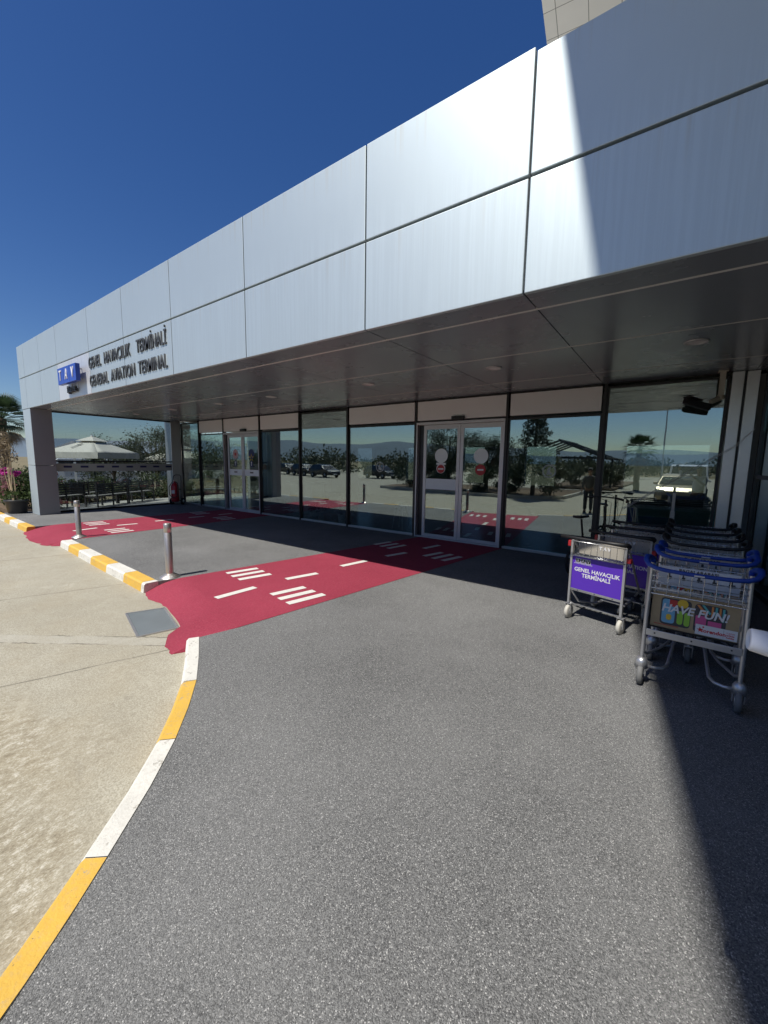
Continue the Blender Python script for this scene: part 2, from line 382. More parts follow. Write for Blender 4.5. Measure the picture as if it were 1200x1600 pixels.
# ------------------------------------------------------------------ camera, sun, sky
cam_d = bpy.data.cameras.new('camera'); cam = bpy.data.objects.new('camera', cam_d); COL.objects.link(cam); SC.camera = cam
FW = Vector((-0.58297165, 0.80268621, -0.12585269)); RT = Vector((0.80794839, 0.58907374, 0.01454368)); UP = Vector((-0.08581052, 0.09320393, 0.99194233))
EYE = Vector((0,0,1.8))
cam.matrix_world = Matrix(((RT.x,UP.x,-FW.x,EYE.x),(RT.y,UP.y,-FW.y,EYE.y),(RT.z,UP.z,-FW.z,EYE.z),(0,0,0,1)))
cam_d.sensor_fit = 'HORIZONTAL'; cam_d.sensor_width = 24; cam_d.lens = 24*621.3/1200; cam_d.clip_start = .05; cam_d.clip_end = 9000

SUN = Vector((-.19,-1,1.66)).normalized()
sd = bpy.data.lights.new('sun', 'SUN'); sd.energy = 4.6; sd.angle = R(.7); sd.color = (1,.955,.88)
sun = bpy.data.objects.new('sun', sd); COL.objects.link(sun); sun.rotation_euler = (-SUN).to_track_quat('-Z', 'Y').to_euler(); sun.location = (0,-20,30)
w = bpy.data.worlds.new('World'); SC.world = w; w.use_nodes = True
bg = w.node_tree.nodes['Background']; sky = w.node_tree.nodes.new('ShaderNodeTexSky'); sky.sky_type = 'NISHITA'; sky.sun_disc = False
sky.sun_elevation = math.asin(SUN.z); sky.sun_rotation = math.atan2(SUN.x, SUN.y) % (2*math.pi)
sky.altitude = 0; sky.air_density = 1.0; sky.dust_density = .5; sky.ozone_density = 4.0
hs = w.node_tree.nodes.new('ShaderNodeHueSaturation'); hs.inputs['Saturation'].default_value = 1.27; hs.inputs['Hue'].default_value = .512
w.node_tree.links.new(sky.outputs[0], hs.inputs['Color']); w.node_tree.links.new(hs.outputs[0], bg.inputs[0]); bg.inputs[1].default_value = .085
SC.view_settings.view_transform = 'Standard'; SC.view_settings.look = 'None'; SC.view_settings.exposure = .12; SC.view_settings.gamma = 1
SC.cycles.max_bounces = 10; SC.cycles.transparent_max_bounces = 24; SC.cycles.glossy_bounces = 5
SC.cycles.sample_clamp_indirect = 6; SC.cycles.caustics_reflective = False; SC.cycles.caustics_refractive = False

# ------------------------------------------------------------------ ground, road, pavement, kerb
b = MB(); b.box(-3000,3000,-3000,3000,-1.2,-.30); tag(b.build('ground', M['terrain']), kind='structure')
b = MB()
b.prism([(-90,-60),(40,-60),(40,3.2),(-17.4,3.2),(-60,3.2),(-90,3.2)], -.28, -.13); tag(b.build('road', M['concrete']), kind='structure')

KIN = [(-.7,-2.6),(-.95,-1.4),(-1.22,-.55),(-1.6,.15),(-1.77,.37),(-1.93,.56),(-2.2,.87),(-2.46,1.13),(-2.74,1.37),(-3.02,1.58),(-3.38,1.80),(-3.77,2.02)]
KFAR = [(-6.02,2.65),(-6.87,2.70),(-7.73,2.74),(-8.61,2.79),(-9.51,2.85),(-10.58,2.91)]
KLEFT = [(-13.27,2.91),(-14.62,2.94),(-16.07,2.98),(-17.2,3.01)]
outline = [(14,8.25),(14,-9.0),(-.2,-9.0)] + KIN + [(-3.66,2.42),(-5.92,2.98)] + KFAR + [(-10.56,3.25),(-13.24,3.35)] + KLEFT + [(-17.2,8.25)]
b = MB(); b.prism(outline, -.2, 0.0); tag(b.build('pavement', M['pavement']), kind='structure')
b = MB(); b.box(-17.2,14,8.25,24,-.2,-.004); tag(b.build('floor', M['floor_in']), kind='structure')
b = MB(); b.prism([(-18.9,4.2),(-17.2,4.2),(-17.2,26),(-19.6,26)], -.27, -.02); tag(b.build('terrace', M['terrace']), kind='structure')

def kerb_run(pts, width, marks, first, label_top=.005, taper=None):
    """painted kerb: inner edge along pts, stones alternate white / yellow; marks = arc lengths of the colour changes"""
    pts = [Vector((x,y,0)) for x, y in pts]
    L = [0.0]
    for i in range(1, len(pts)): L.append(L[-1] + (pts[i]-pts[i-1]).length)
    def at(s):
        for i in range(1, len(pts)):
            if s <= L[i] or i == len(pts)-1:
                d = (pts[i]-pts[i-1]).normalized(); return pts[i-1] + d*(s-L[i-1]), d
    def nrm(s):
        _, d1 = at(max(0, s-.12)); _, d2 = at(min(L[-1], s+.12)); d = (d1+d2).normalized(); return Vector((-d.y, d.x, 0))
    S = sorted(set([0.0, L[-1]] + [m for m in marks if 0 < m < L[-1]] + [k*.12 for k in range(1, int(L[-1]/.12))]))
    bb = MB()
    for s0, s1 in zip(S[:-1], S[1:]):
        if s1 - s0 < 1e-4: continue
        mid = (s0+s1)/2; k = sum(1 for m in marks if m < mid); mi = (k + first) % 2
        p0, p1 = at(s0)[0], at(s1)[0]; n0, n1 = nrm(s0), nrm(s1)
        w = width
        ch = .022
        A = [p0, p0 + n0*(w-ch), p0 + n0*w, p0 + n0*(w+.02)]; B = [p1, p1 + n1*(w-ch), p1 + n1*w, p1 + n1*(w+.02)]
        Z = [label_top, label_top, label_top-ch, -.16]
        for j in range(3):
            bb.quad((A[j].x,A[j].y,Z[j]), (A[j+1].x,A[j+1].y,Z[j+1]), (B[j+1].x,B[j+1].y,Z[j+1]), (B[j].x,B[j].y,Z[j]), mi)
        # a hairline joint between stones
        if any(abs(s0-m) < 1e-6 for m in marks):
            t = (p1-p0).normalized()*.004
            bb.quad((A[0].x,A[0].y,label_top+.0015), (A[1].x,A[1].y,label_top+.0015), (A[1].x+t.x,A[1].y+t.y,label_top+.0015), (A[0].x+t.x,A[0].y+t.y,label_top+.0015), 2)
    # inner face and ends
    for i in range(len(pts)-1):
        a, c = pts[i], pts[i+1]
        bb.quad((a.x,a.y,-.1),(c.x,c.y,-.1),(c.x,c.y,label_top),(a.x,a.y,label_top), 0)
    for s in (0.0, L[-1]):
        p = at(s)[0]; n = nrm(s); mi = (sum(1 for m in marks if m < s) + first) % 2
        bb.poly([(p.x,p.y,-.16),(p.x,p.y,label_top),(p.x+n.x*(width-.022),p.y+n.y*(width-.022),label_top),(p.x+n.x*width,p.y+n.y*width,label_top-.022),(p.x+n.x*(width+.02),p.y+n.y*(width+.02),-.16)], mi)
    o = bb.build('kerb', [M['white_paint'], M['yellow_paint'], M['black']], fix=False)
    return tag(o, kind='structure')
# the near run, walked from the red ramp towards the viewer
near = list(reversed(KIN))
near = [(x,y) for x, y in near]
def arclen(pts, q):
    L = 0
    for i in range(1, len(pts)):
        if abs(pts[i][0]-q[0])+abs(pts[i][1]-q[1]) < 1e-6: return L + math.dist(pts[i], pts[i-1])
        L += math.dist(pts[i], pts[i-1])
def flip(pts): return list(reversed(pts))
mk = [arclen(near, q) for q in ((-3.02,1.58),(-2.46,1.13),(-1.93,.56),(-1.22,-.55))] + [4.4,5.3]
# normals must point to the road (left of the walking direction is the road for the reversed list)
Lt = sum(math.dist(near[i], near[i-1]) for i in range(1, len(near)))
kerb_run(flip(near), .115, sorted(Lt - m for m in mk if m < Lt), (len([m for m in mk if m < Lt])) % 2)
far = KFAR; Lf = sum(math.dist(far[i], far[i-1]) for i in range(1, len(far)))
kerb_run(far, .19, [.10,.82,1.60,2.44,3.22,3.95], 0)
left_run = KLEFT + [(-24.0,3.12)]
kerb_run(left_run, .17, [.95,1.9,2.6,3.5,4.4,5.3,6.2,7.1,8.0,8.9,9.8], 1)

# red crossings: strip on the pavement, ramp down to the road, painted bars
def bilinear(P, u, v):
    a, bq, c, d = [Vector((*p,0)) for p in P]      # kerb-left, kerb-right, door-right, door-left
    return (a*(1-u)+bq*u)*(1-v) + (d*(1-u)+c*u)*v
S2 = [(-6.03,2.50),(-3.78,2.00),(-2.83,8.235),(-4.85,8.235)]
S1 = [(-13.26,2.90),(-10.60,2.72),(-10.55,8.235),(-12.95,8.235)]
def strip(P, low, tl, T):
    bb = MB()
    bb.poly([(x,y,.004) for x, y in (T[0], T[1], P[2], P[3])])
    P = T
    top = [(P[0][0],P[0][1]-.0), (P[1][0],P[1][1])]
    n = len(low)
    tops = [Vector((*P[0],.004)).lerp(Vector((*P[1],.004)), k/(n-1)) for k in range(n)]
    lows = [Vector((x,y,-.1285)) for x, y in low]
    rows = [tops]
    for u in (.12,.3,.5,.7,.88,1.0):
        e = u**1.7
        rows.append([Vector((a.x+(c.x-a.x)*u, a.y+(c.y-a.y)*u, a.z+(c.z-a.z)*e)) for a, c in zip(tops, lows)])
    flat = [v for r_ in rows for v in r_]
    bb._add(flat, [(i*n+k, i*n+n+k, i*n+n+k+1, i*n+k+1) for i in range(len(rows)-1) for k in range(n-1)], 0, True)
    # side cheeks of the ramp
    for k, e in ((0, tl[0]), (n-1, tl[1])):
        bb.poly([r_[k] for r_ in rows] + [(*e, -.1285)])
    o = bb.build('path', M['red'], fix=False)
    bm = bmesh.new(); bm.from_mesh(o.data)
    for f in bm.faces:
        f.normal_update()
        if f.normal.z < 0: f.normal_flip()
    bm.to_mesh(o.data); bm.free()
    return tag(o, kind='structure')
rn = random.Random(3)
def ragged(pts, k=4, amp=.035):
    out = []
    for a, c in zip(pts[:-1], pts[1:]):
        for i in range(k):
            t = i/k; out.append((a[0]+(c[0]-a[0])*t + rn.uniform(-amp,amp)*(t>0), a[1]+(c[1]-a[1])*t + rn.uniform(-amp,amp)*(t>0)))
    return out + [pts[-1]]
P2 = strip(S2, ragged([(-6.07,2.48),(-5.72,2.37),(-5.45,2.40),(-5.18,2.37),(-4.42,2.165),(-4.36,1.99),(-4.10,1.83),(-3.88,1.79)], 4, .012), [(-6.03,2.60),(-3.80,1.95)], [(-5.92,2.98),(-3.66,2.42)])
P1 = strip(S1, ragged([(-13.32,2.68),(-12.9,2.60),(-12.2,2.52),(-11.4,2.50),(-10.95,2.55),(-10.80,2.60)]), [(-13.28,2.85),(-10.62,2.80)], [(-13.24,3.35),(-10.56,3.25)])
BARS = [((-5.61,3.50),(-5.48,3.99)),((-5.39,3.45),(-5.27,3.95)),((-5.17,3.42),(-5.04,3.91)),((-4.69,2.76),(-4.67,3.35)),((-4.64,3.88),(-4.50,4.40)),
 ((-4.24,3.29),(-4.13,3.79)),((-4.02,3.24),(-3.91,3.76)),((-3.81,3.20),(-3.70,3.74)),((-4.50,4.97),(-4.40,5.53)),((-5.15,6.75),(-5.05,7.22)),
 ((-4.93,6.68),(-4.82,7.18)),((-4.70,6.62),(-4.60,7.14)),((-4.33,6.05),(-4.19,6.54)),((-4.12,7.10),(-4.02,7.61)),((-3.77,6.52),(-3.64,7.02)),((-3.54,6.45),(-3.41,7.0)),((-3.32,6.42),(-3.19,6.93))]
def inv(P, q):
    u = v = .5
    for _ in range(20):
        p = bilinear(P,u,v); e = Vector((*q,0))-p; du = (bilinear(P,u+1e-3,v)-p)/1e-3; dv = (bilinear(P,u,v+1e-3)-p)/1e-3
        det = du.x*dv.y-du.y*dv.x; u += (e.x*dv.y-e.y*dv.x)/det; v += (du.x*e.y-du.y*e.x)/det
    return u, v
for P in (S2, S1):
    bb = MB()
    for a, c in BARS:
        (ua,va), (uc,vc) = inv(S2,a), inv(S2,c)
        pa, pc = bilinear(P,ua,va), bilinear(P,uc,vc); d = (pc-pa).normalized(); n = Vector((-d.y,d.x,0))*.055
        bb.poly([(*(pa-n).to_2d(),.008),(*(pa+n).to_2d(),.008),(*(pc+n).to_2d(),.008),(*(pc-n).to_2d(),.008)])
    o = bb.build('path_marking', M['mark'], P2 if P is S2 else P1)
t = thing('drain_cover', 'grey steel cover plate let into the concrete beside the red ramp', 'drain cover', (-4.9,2.05,-.128))
b = MB(); pts = [(-5.36,1.96),(-4.55,1.76),(-4.44,2.14),(-5.19,2.34)]
b.prism([(x+4.9,y-2.05) for x, y in pts], .0, .008); b.build('plate', M['drain'], t, .002)
b = MB(); loc = [Vector((x+4.9,y-2.05,0)) for x, y in pts]
for i in range(4): b.bar(loc[i]+Vector((0,0,.005)), loc[(i+1)%4]+Vector((0,0,.005)), .022, .016)
b.build('frame', M['alu'], t)

# ------------------------------------------------------------------ terminal building
B = thing('terminal_building', 'long low terminal with silver panel fascia, deep soffit and glass front', 'building', (-8,8.25,0))
OX, OY = -8.0, 8.25
class WB(MB):
    """mesh in world coordinates below the building root"""
    def build(s, name, mats, parent=None, bevel=0.0, seg=2, fix=True, off=(OX,OY,0)):
        s.v = [(v[0]-off[0], v[1]-off[1], v[2]-off[2]) for v in s.v]
        return MB.build(s, name, mats, parent or B, bevel, seg, fix)
YF = 3.57; ZS = 3.23; ZM = 4.135; ZT = 5.07
FX = [1.54,.85,-1.17,-2.89,-5.04,-7.10,-8.99,-10.80,-12.95,-14.40,-15.85,-16.48]
for i in range(len(FX)-1):
    x1, x0 = FX[i], FX[i+1]
    for k, (z0, z1) in enumerate(((ZS, ZM-.013), (ZM+.013, ZT))):
        if x0 == -12.95 or (x0 == -15.85): g = .007
        g = .008
        dz = -.035 if (k == 1 and x1 > -1.1) else 0
        m = 'silver_white' if (k == 0 and x0 == -12.95) else 'silver'
        q = WB(); q.box(x0+g, x1-g, YF, YF+.05, z0, z1+dz); q.build('fascia_panel', M[m], None, .006, 2)
# returns of the fascia at the left end and the roof slab
q = WB(); q.box(-16.47, -16.42, YF+.06, 8.6, ZS, ZM-.009); q.box(-16.47,-16.42, YF+.06, 8.6, ZM+.009, ZT); q.build('end_fascia', M['silver'], None, .004)
q = WB(); q.prism([(-16.40,YF+.06),(1.50,YF+.06),(.86,8.2),(.86,17.2),(-16.40,17.2)], ZS+.05, ZT-.06); q.build('roof', M['roof_pale'])
# soffit: panels with pale trims along the front and open dark joints across
SY = [YF+.004, 4.0, 5.45, 7.2, 8.25]
SX = [1.0,.85,-1.17,-2.89,-5.04,-7.10,-8.99,-10.80,-12.95,-14.40,-16.40]
q = WB()
for i in range(len(SX)-1):
    for j in range(4): q.box(SX[i+1]+.005, SX[i]-.005, SY[j]+.007, SY[j+1]-.007, ZS+.002, ZS+.03)
q.build('soffit', M['soffit'], None, .002, 1)
q = WB()
for y, w_ in zip(SY[1:4], (.015,.011,.009)): q.box(-16.40, 1.0, y-w_, y+w_, ZS-.001, ZS+.02)
q.build('soffit_trim', M['white_plastic'])
# columns
q = WB(); q.box(-16.46,-15.72,YF+.012,4.10,0,1.52); q.box(-16.46,-15.72,YF+.012,4.10,1.532,ZS-.002); q.build('column', M['silver'], None, .008)
q = WB(); q.box(-16.56,-16.07,7.86,8.24,0,ZS-.002); q.build('column', M['alu'], None, .006)
q = WB(); q.box(-15.718,-15.700,YF+.016,4.096,.004,1.52); q.box(-15.718,-15.700,YF+.016,4.096,1.532,ZS-.003); q.build('column_shade_skin', M['shade_grey'], None, .002)  # thin added skin, paints the shade on the column's unlit right face
# glass end wall between the columns
q = WB(); q.box(-16.095,-16.085,4.12,7.85,.06,3.19)
ew = q.build('end_screen', M['end_glass'])
q = WB(); q.box(-16.12,-16.06,4.102,7.858,1.640,1.685); q.box(-16.12,-16.06,4.102,7.858,3.19,3.228); q.box(-16.12,-16.06,4.102,7.858,.004,.06); q.build('screen_rail', M['black'], ew, off=(OX,OY,0))
q = WB(); q.box(-16.083,-16.080,4.12,7.85,1.33,1.585); q.build('frosted_band', M['frost'], ew)
for k in range(8):
    y = 4.38 + k*.46; q = WB(); q.box(-16.079,-16.076,y,y+.22,1.45,1.515); q.build('band_mark', M['navy'], ew)

# front glazing --------------------------------------------------------------
YG = 8.25
def pane(x0, x1, z0, z1, parent, mat='glass', y=YG):
    q = WB(); q.box(x0, x1, y, y+.012, z0, z1); return q.build('pane', M[mat], parent)
def header(x0, x1):
    q = WB(); q.box(x0+.03, x1-.03, YG-.03, YG+.03, 2.765, 3.195); q.build('header_panel', M['header'], None, .003)
    q = WB(); q.box(x0+.03, x1-.03, YG-.032, YG-.004, 3.197, 3.222); q.build('header_trim', M['black'])
def logo_sticker(x, z, parent):
    q = WB()
    n = 28
    for k in range(n):
        a0, a1 = 2*math.pi*k/n, 2*math.pi*(k+1)/n
        q.quad(*[(x+r*math.cos(a), YG-.003, z+r*math.sin(a)) for r, a in ((.13,a0),(.13,a1),(.105,a1),(.105,a0))])
    q.poly([(x-.05,YG-.003,z-.07),(x+.055,YG-.003,z-.07),(x+.045,YG-.003,z-.03),(x+.01,YG-.003,z+.0),(x+.025,YG-.003,z+.045),(x-.01,YG-.003,z+.075),(x-.035,YG-.003,z+.02)])
    q.build('sticker', M['frost'], parent)
def window(x0, x1, full=False, sticker=False):
    top = 3.18 if full else 2.72
    q = WB()
    q.box(x0, x0+.035, YG-.02, YG+.06, .052, top); q.box(x1-.035, x1, YG-.02, YG+.06, .052, top); q.box(x0+.036, x1-.036, YG-.018, YG+.058, top-.04, top)
    f = q.build('window', M['black'])
    pane(x0+.036, x1-.036, .055, top-.041, f)
    q = WB(); q.box(x0, x1, YG-.035, YG+.06, 0, .05); q.build('sill', M['alu'], f, .003)
    if not full: header(x0, x1)
    if sticker: logo_sticker((x0+x1)/2, 1.66, f)
    return f
def mullion(x, m='black', w=.05):
    q = WB(); q.box(x-w/2, x+w/2, YG-.05, YG+.08, .0, ZS-.003); q.build('mullion', M[m])
def door(x0, x1, busy):
    xm = (x0+x1)/2 + .05
    q = WB(); q.box(x0+.026, x0+.055, YG-.06, YG+.10, 0, 2.72); q.box(x1-.055, x1-.026, YG-.06, YG+.10, 0, 2.72); q.box(x0+.056, x1-.056, YG-.06, YG+.10, 2.66, 2.72); q.box(x0+.056, x1-.056, YG-.05, YG+.09, 0, .025)
    d = q.build('sliding_door', M['alu_light'], None, .003)
    q = WB(); q.box(x0+.057, x0+.20, YG+.04, YG+.085, .026, 2.658); q.build('jamb', M['dark_metal'], d)
    for k, (a, c) in enumerate(((x0+.20, xm-.004), (xm+.004, x1-.057))):
        q = WB(); w = .075; z0, z1 = .03, 2.655
        q.box(a, a+w, YG, YG+.04, z0, z1); q.box(c-w, c, YG, YG+.04, z0, z1); q.box(a+w, c-w, YG, YG+.04, z1-.10, z1); q.box(a+w, c-w, YG, YG+.04, z0, z0+.07)
        lf = q.build('door_leaf', M['alu_light'], d, .003)
    for k, (a, c) in enumerate(((x0+.275, xm-.079), (xm+.079, x1-.132))):
        pane(a, c, .101, 2.554, d, 'glass', YG+.014)
        cx = (a+c)/2; y = YG+.010
        if not busy:
            q = WB(); q.disc((cx,y,1.95), .165, 32); 
            if k == 0: q.box(cx-.12, cx+.12, y-.0005, y+.0005, 1.745, 1.79)
            q.build('sticker', M['band'], d)
            if k == 0:
                q = WB(); q.disc((cx,y-.002,1.66), .112, 32); q.build('sticker', M['sticker_white'], d)
            q = WB(); q.disc((cx,y-.004,1.65), .096 if k == 0 else .118, 32); q.build('no_entry_sign', M['sticker_red'], d)
            q = WB(); q.box(cx-.07, cx+.07, y-.007, y-.005, 1.632, 1.668); q.build('no_entry_bar', M['sticker_white'], d)
            if k == 0:
                q = WB(); q.box(a, c, y-.002, y, 1.17, 1.42); q.build('safety_band', M['band'], d)
        else:
            q = WB(); q.disc((cx,y,1.98), .17, 24, sx=.9); q.build('sticker', M['pink_st' if k == 0 else 'navy'], d)
            q = WB()
            if k == 0: q.disc((cx,y-.002,1.98), .06, 6)
            else:
                for a5 in range(5):
                    an = R(90+72*a5); q.poly([(cx+.05*math.cos(an-.5),y-.002,1.86+.05*math.sin(an-.5)),(cx+.15*math.cos(an),y-.002,1.86+.15*math.sin(an)),(cx+.05*math.cos(an+.5),y-.002,1.86+.05*math.sin(an+.5))])
            q.build('sticker_motif', M['sticker_red' if k == 0 else 'yellow_st'], d)
            q = WB(); q.disc((cx,y-.003,1.66), .115, 24, sx=.72); q.build('push_sign', M['navy'], d)
            q = WB(); q.box(cx-.014,cx+.014,y-.006,y-.004,1.59,1.70); q.poly([(cx-.04,y-.005,1.69),(cx+.04,y-.005,1.69),(cx,y-.005,1.74)]); q.build('arrow', M['sticker_white'], d)
            q = WB(); q.box(a, c, y-.002, y, 1.25, 1.46); q.build('safety_band', M['band'], d)
            q = WB(); q.box(cx-.09, cx+.09, y-.005, y-.003, 1.34, 1.385); q.build('band_mark', M['letter'], d)
    header(x0, x1)
    sx = (x0+x1)/2 - (.0 if not busy else -.2)
    q = WB(); q.box(sx-.15, sx+.15, YG-.10, YG-.033, 2.735, 2.82); q.build('door_sensor', M['black'], d, .01)
    return d
BX = [-16.05,-14.70,-13.07,-11.02,-9.12,-7.22,-5.06,-2.88,-1.12,.58]
window(-16.05+.0,-14.70-.025, True)
window(-14.70+.025,-13.07-.025)
door(-13.07,-11.02, True)
window(-11.02+.025,-9.12-.025)
window(-9.12+.025,-7.22-.025, True)
window(-7.22+.025,-5.06-.025, False, True)
door(-5.06,-2.88, False)
window(-2.88+.025,-1.12-.025, False, True)
window(-1.12+.025,.56, True)
for x in BX[1:-1]: mullion(x)
# right hand frames and the dark bays beyond
q = WB(); q.box(.58,.72,YG-.10,YG+.10,0,ZS-.003); q.build('column', M['alu'], None, .004)
q = WB(); q.box(.755,.90,YG-.06,YG+.10,0,ZS-.003); q.build('column', M['alu'], None, .004)
q = WB(); q.box(.722,.753,YG-.04,YG+.06,0,ZS-.003); q.build('gasket', M['black'])
# shell of the interior
q = WB()
wx = [-16.4,-14.5,-13.2,-11.0,-9.9,-7.9,-6.9,-5.1,-3.9,-1.5,.86]
q.box(-16.4,.86,17.0,17.2,0,.9); q.box(-16.4,.86,17.0,17.2,2.5,3.25)
for i in range(0, len(wx)-1, 2): q.box(wx[i],wx[i+1],17.001,17.199,.9,2.5)
q.build('back_wall', M['wall_in'])
for i in range(1, len(wx)-1, 2):
    q = WB(); q.box(wx[i],wx[i+1],17.08,17.09,.9,2.5); q.build('back_glazing', M['end_glass'])
q = WB(); q.box(.86,1.0,8.4,17.2,0,3.2); q.build('side_wall', M['wall_in'])
q = WB(); q.box(-16.4,-16.2,11.5,16.99,0,3.2); q.build('side_wall', M['wall_in'])
q = WB(); q.box(-16.2,.85,8.4,16.99,3.0,3.1); q.build('inner_ceiling', M['ceil_in'])
for x, y in ((-13.6,11.0),(-9.7,11.2),(-6.0,11.5),(-2.0,11.0)):
    q = WB(); q.box(x-.2,x+.2,y-.2,y+.2,0,2.99); q.build('inner_column', M['wall_in'])

# signs on the fascia -----------------------------------------------------------
s = thing('wall_lettering', 'dark grey raised two line lettering naming the terminal on the silver fascia', 'sign', (-9.04,YF-.012,3.25))
def fit_text(body, x0, x1, zc, h, parent, org, depth):
    me = text_mesh(body, 1.0, M['letter'], extrude=depth, bold=.004, spacing=1.1)
    xs = [v.co.x for v in me.vertices]; zs = [v.co.z for v in me.vertices]
    me.transform(Matrix.Translation((-(min(xs)+max(xs))/2,0,0)))
    me.transform(Matrix.Diagonal(((x1-x0)/(max(xs)-min(xs)),1,h,1)))
    o = link('lettering', me, parent); o.location = ((x0+x1)/2-org[0], 0, zc-org[2]); return o
for body, x0, x1, zc in (('GENEL',-10.80,-10.13,3.865),('HAVACILIK',-9.94,-8.69,3.865),('TERMİNALİ',-8.41,-7.27,3.865),('GENERAL',-10.80,-9.80,3.475),('AVIATION',-9.65,-8.53,3.475),('TERMINAL',-8.38,-7.27,3.475)):
    fit_text(body, x0, x1, zc, .335, s, (-9.04,YF,3.25), .010)
s = thing('logo_sign', 'blue box sign of three lettered squares on the silver fascia', 'sign', (-11.7,YF,3.5))
for k, ch in enumerate('TAV'):
    x0 = -12.02 + k*.405 + 11.7 - .26
    q = MB(); q.box(x0, x0+.395, -.19, -.10, .02, .40); c = q.build('sign_box', M['logo_blue'], s, .006)
    me = text_mesh(ch, .33, M['sticker_white'], extrude=.006, bold=.004, xs=.72); o = link('lettering', me, c); o.location = (x0+.1975, -.197, .21)
for x in (-.42,0,.42):
    for z in (.10,.32): q = MB(); q.bar((x,-.13,z),(x,0,z),.03,.03); q.build('bracket', M['alu_light'], s)
for x in (-.12,.25): q = MB(); q.bar((x,-.05,.03),(x,-.05,-.10),.02,.02); q.build('bracket', M['alu_light'], s)
me = text_mesh('İŞLETME', .16, M['letter'], extrude=.03, bold=.004, xs=.92); o = link('lettering', me, s); o.location = (-.16,-.04,-.10)

# recessed downlights ----------------------------------------------------------
LBL = {.07:'round soffit downlight over the trolleys at the right end', -2.36:'round soffit downlight in front of the near sliding door', -4.77:'round soffit downlight left of the near sliding door',
  -7.6:'round soffit downlight in front of the tall window with pots', -9.72:'round soffit downlight between the tall window and far door', -12.13:'round soffit downlight in front of the far sliding door', -14.5:'round soffit downlight nearest the glass end screen'}
for x, lb in LBL.items():
    t = thing('ceiling_light', lb, 'ceiling light', (x,6.02,ZS), 0, 'downlights in the grey soffit')
    q = MB(); q.lathe([(.125,0),(.125,-.008),(.095,-.012),(.095,-.004)], n=28); q.build('trim_ring', M['alu_light'], t)
    q = MB(); q.disc((0,0,-.006), .095, 28, axis='z'); q.build('lens', M['lamp_face'], t)

# security camera ------------------------------------------------------------------
t = thing('security_camera', 'black bullet camera on an ivory drop pole under the soffit', 'camera', (.46,8.02,ZS))
q = MB(); q.box(-.035,.035,-.035,.035,-.36,0); q.box(-.06,.06,-.06,.06,-.02,0); q.build('drop_pole', M['cam_white'], t, .004)
q = MB(); q.lathe([(0,.03),(.045,.03),(.05,0),(.045,-.04),(0,-.04)], (0,0,-.38), 16); q.bar((0,0,-.40),(-.12,-.10,-.46),.06,.07); q.build('arm', M['cam_white'], t, .01)
Mx = Matrix.Translation((-.27,-.21,-.50)) @ Euler((0,R(14),R(38))).to_matrix().to_4x4()
q = MB(); q.rbox(Mx, .38,.10,.10); c = q.build('camera_body', M['black'], t, .02)
q = MB(); q.rbox(Mx @ Matrix.Translation((-.10,0,.06)), .22,.13,.02); q.rbox(Mx @ Matrix.Translation((-.20,0,.0)), .03,.075,.075); q.build('sun_hood', M['black_rubber'], c)

# twin cord stretched across the right-hand glazing
q = MB()
for d in (0, .03):
    q.tube([(-.72+d,8.16,1.02),(.7+d,8.10,2.12),(.90,8.05,2.36)], .003, 5)
tag(q.build('cord', M['sticker_white']), 'pale twin cord stretched slantwise across the right hand glazing', 'cord')

# potted plants inside the tall window ----------------------------------------------
def leaves(bb, c, rad, n, size, rng, mi=0, clumps=0, asp=.5, shell=.55, droop=0.0):
    """leaf sized quads gathered in clumps through a crown volume"""
    c = np.array(c); rad = np.array(rad)
    if clumps:
        cc = rng.normal(size=(clumps,3)); cc /= np.linalg.norm(cc,axis=1)[:,None]; cc *= (shell + (1-shell)*rng.random((clumps,1)))
        idx = rng.integers(0, clumps, n); off = rng.normal(size=(n,3))*.17
        p = cc[idx] + off
    else:
        p = rng.normal(size=(n,3)); p /= np.linalg.norm(p,axis=1)[:,None]; p *= rng.random((n,1))**.45
    p = c + p*rad
    d = rng.normal(size=(n,3)); d[:,2] -= droop; d /= np.linalg.norm(d,axis=1)[:,None]
    e = np.cross(d, rng.normal(size=(n,3))); e /= np.linalg.norm(e,axis=1)[:,None]
    s = size*(.6+.8*rng.random((n,1)))
    a = p - d*s*.5; q = p + d*s*.5; m1 = p + e*s*asp*.5; m2 = p - e*s*asp*.5
    base = len(bb.v)
    V = np.stack([a,m1,q,m2],1).reshape(-1,3)
    bb.v += [tuple(v) for v in V.tolist()]
    bb.f += [[base+4*i, base+4*i+1, base+4*i+2, base+4*i+3] for i in range(n)]; bb.m += [mi]*n; bb.sm += [False]*n
NP = np.random.default_rng(5)
def small_pot(x, y, r, h, mat, label, leafy=True):
    t = thing('potted_plant', label, 'potted plant', (x,y,0), 0, 'pots inside the tall window')
    q = MB(); q.lathe([(0,.003),(r*.72,.003),(r,h),(r*.9,h),(r*.86,h*.85),(0,h*.85)], n=20); q.build('pot', M[mat], t)
    q = MB(); leaves(q, (0,0,h+.10), (r*1.3,r*1.3,.16), 90, .10, NP); q.build('foliage', M['green'], t, fix=False)
for a in ((-8.85,8.55,.16,.24,'white_plastic','white flowerpot behind the tall window, nearest its left edge'), (-8.35,8.60,.14,.24,'terracotta','terracotta pot left of centre behind the tall window'),
          (-8.02,8.56,.15,.26,'terracotta','terracotta pot right of centre behind the tall window'), (-7.72,8.55,.13,.26,'white_plastic','slim white flowerpot behind the tall window, between terracotta pots'), (-7.45,8.58,.13,.22,'terracotta','terracotta pot behind the tall window, nearest its right edge')):
    small_pot(*a)
